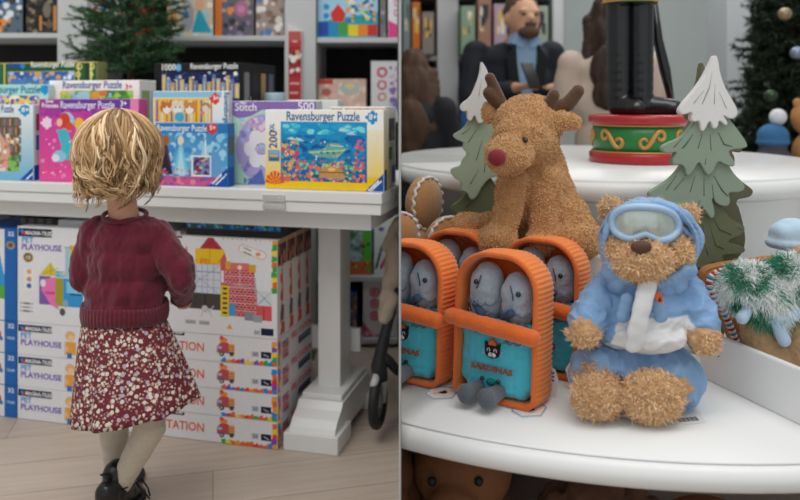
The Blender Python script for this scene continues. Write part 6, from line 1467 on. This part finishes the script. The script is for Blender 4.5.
bm = BM(); mats_ = [mat(STR[0], .7), mat('#b0303a', .7), mat('#4a86b4', .7)]
for i in range(len(out)):
    a, b = out[i], out[(i+1) % len(out)]; mi = [0, 1, 0, 2][i % 4]
    tube(bm, [(a.x, -.004, a.y), (b.x, -.004, b.y)], .0075, 7, caps=True, mi=mi)
tr_ = obj('striped_trim', bm, mats_, gh)
ft = plush_root('furry_plush', 'plush toy with long white and green fur over a tan body, behind the divider board', 778, 1.485, T2+.0005)
O = ft.location.copy()
def y_(px, py, d=1.47): return P(px, py, d)-O
ky = 1.47/F
def ybody(b):
    cap(b, y_(752, 300), y_(762, 350, 1.46), 16*ky, 19*ky); ell(b, y_(768, 355, 1.465), (26*ky, .045, 22*ky)); ell(b, y_(800, 340, 1.45), (20*ky, .04, 34*ky)); ell(b, y_(784, 300, 1.48), (34*ky, .045, 32*ky)); ell(b, y_(812, 262, 1.48), (22*ky, .04, 20*ky)); ell(b, y_(786, 372, 1.465), (40*ky, .05, 14*ky))
yb_ = blob('body', ybody, mat('#b99672', .95, bump=.9, bscale=150, var=.14), ft, voxel=.0035, smooth=3, disp=.003, dsc=.01); flatfoot(yb_, .0008)
def ycoat(b): ell(b, y_(749, 287, 1.462), (24*ky, .038, 21*ky)); ell(b, y_(768, 298, 1.455), (24*ky, .040, 24*ky)); ell(b, y_(795, 282, 1.46), (26*ky, .042, 24*ky)); ell(b, y_(815, 290, 1.46), (22*ky, .04, 24*ky))
yc = blob('fur_coat', ycoat, mat('#7fae9a', .95), ft, voxel=.004, smooth=3)
def fcf(p, r):
    n = noise.noise(p*34)+.10*r.gauss(0, 1); g = Vector(hx('#2f7d57')) if r.random() < .7 else Vector(hx('#3f9a86')); wv = Vector(hx('#eef2f0'))
    return g if n > .13 else (wv if n < .02 else g.lerp(wv, .6))
fur('long_fur', yc, FURM, ft, 15000, .026, wid=.0007, jitter=.45, seed=8, keep=lambda p: p.y < .05, cfn=fcf, gravity=.5, curl=.12)
def yfoot(b): cap(b, y_(748, 308, 1.43), y_(742, 318, 1.42), .010, .012); cap(b, y_(774, 318, 1.42), y_(784, 340, 1.415), .012, .013); cap(b, y_(774, 318, 1.42), y_(795, 312, 1.42), .014, .015)
blob('pale_blue_paws', yfoot, mat('#b5cbe0', .9, bump=.3, sheen=.3), ft, voxel=.003, smooth=3)
bh = plush_root('knitted_hat', 'pale blue plush hat at the right edge above the furry toy', 790, 1.53, T2)
cch = P(794, 243, 1.56)-bh.location
def hatf(b): ell(b, cch, (26*ky, .04, 18*ky)); ell(b, cch+Vector((.0, 0, -.018)), (30*ky, .042, 10*ky)); cap(b, cch+Vector((.02, .01, -.03)), Vector((cch.x+.03, .02, .002)), .035, .045, 8)
hb = blob('hat_body', hatf, mat('#b9d3e6', .9, bump=.3, var=.03, sheen=.3), bh, voxel=.004, smooth=4, disp=.005, dsc=.03); flatfoot(hb, .0008)
bh['label'] = 'pale blue soft toy with a rounded top at the right edge, behind the furry toy'; bh['category'] = 'plush toy'; bh.name = 'soft_toy'
bh.location.y += .10; bh.location.x += .05

# ---------- soft toys on the lower shelf ----------
ZL = .1706
def lowtoy(name, label, px, d, fn, m, vox=.005, parts=None, sc=1.0, **kw):
    o = plush_root(name, label, px, d, ZL, group=None); q = blob('body', fn, m, o, voxel=vox, smooth=3, **kw); flatfoot(q, .001)
    if parts: parts(o)
    o.scale = (sc, sc, sc); return o
def lb(b): ell(b, (0, 0, .07), (.10, .09, .07)); ell(b, (0, -.01, .165), (.085, .075, .068)); ell(b, (-.02, -.085, .142), (.042, .035, .034)); ell(b, (-.07, .0, .22), (.024, .016, .024)); ell(b, (.065, .0, .22), (.024, .016, .024)); cap(b, (-.07, -.04, .09), (-.09, -.10, .04), .03, .032); cap(b, (.07, -.04, .09), (.09, -.10, .04), .03, .032)
def lbp(o):
    bm = BM(); ell(bm, (-.030, -.117, .150), (.017, .010, .013)); obj('nose', bm, mat('#6f6a5c', .8), o, smooth=True)
    for x in (-.055, .02): bm = BM(); ell(bm, (x, -.080, .180), .0075); obj('eye', bm, BLACK, o, smooth=True)
lowtoy('teddy_bear', 'brown teddy bear with a grey nose on the dark shelf under the table', 462, 1.50, lb, mat('#7d5234', .95, bump=.6, bscale=160, var=.15), parts=lbp, sc=1.17)
def lh(b): ell(b, (0, 0, .10), (.08, .09, .10)); ell(b, (.0, -.03, .19), (.05, .07, .05)); ell(b, (.0, -.08, .15), (.04, .045, .055)); cap(b, (-.03, .0, .22), (-.035, 0, .25), .014, .010); cap(b, (.03, .0, .22), (.035, 0, .25), .014, .010)
lt_ = lowtoy('soft_toy', 'reddish brown plush animal at the left end of the shelf under the table', 390, 1.52, lh, mat('#6d452c', .95, bump=.6, bscale=160, var=.15)); clipx(lt_, .0025)
def lc(b):
    rr = random.Random(3)
    for i in range(70):
        a = rr.uniform(0, 2*PI); u = rr.uniform(.05, 1); p = Vector((math.cos(a)*math.sqrt(1-u*u)*.12, math.sin(a)*math.sqrt(1-u*u)*.09, .03+u*.155)); ell(b, p, .019, seg=10)
    ell(b, (0, 0, .08), (.11, .08, .09))
def eyes(o, xs=(-.03, .03), y=-.098, z=.11):
    for x in xs: bm = BM(); ell(bm, (x, y, z), .008); obj('eye', bm, BLACK, o, smooth=True)
lowtoy('curly_plush', 'dark brown curly plush toy on the shelf under the table', 600, 1.43, lc, mat('#55392b', .95, bump=.6, bscale=120, var=.2), parts=eyes, sc=1.12)
def ld(b): ell(b, (0, 0, .085), (.11, .08, .085)); ell(b, (.06, -.03, .13), (.055, .055, .045)); ell(b, (.11, -.05, .12), (.02, .02, .02)); cap(b, (-.08, 0, .06), (-.14, -.02, .03), .03, .028)
lowtoy('soft_toy', 'rust brown plush toy lying on the shelf under the front of the table', 705, 1.42, ld, mat('#7a4a2c', .95, bump=.5, bscale=120, var=.15), parts=lambda o: eyes(o, (.05, .085), -.083, .145))
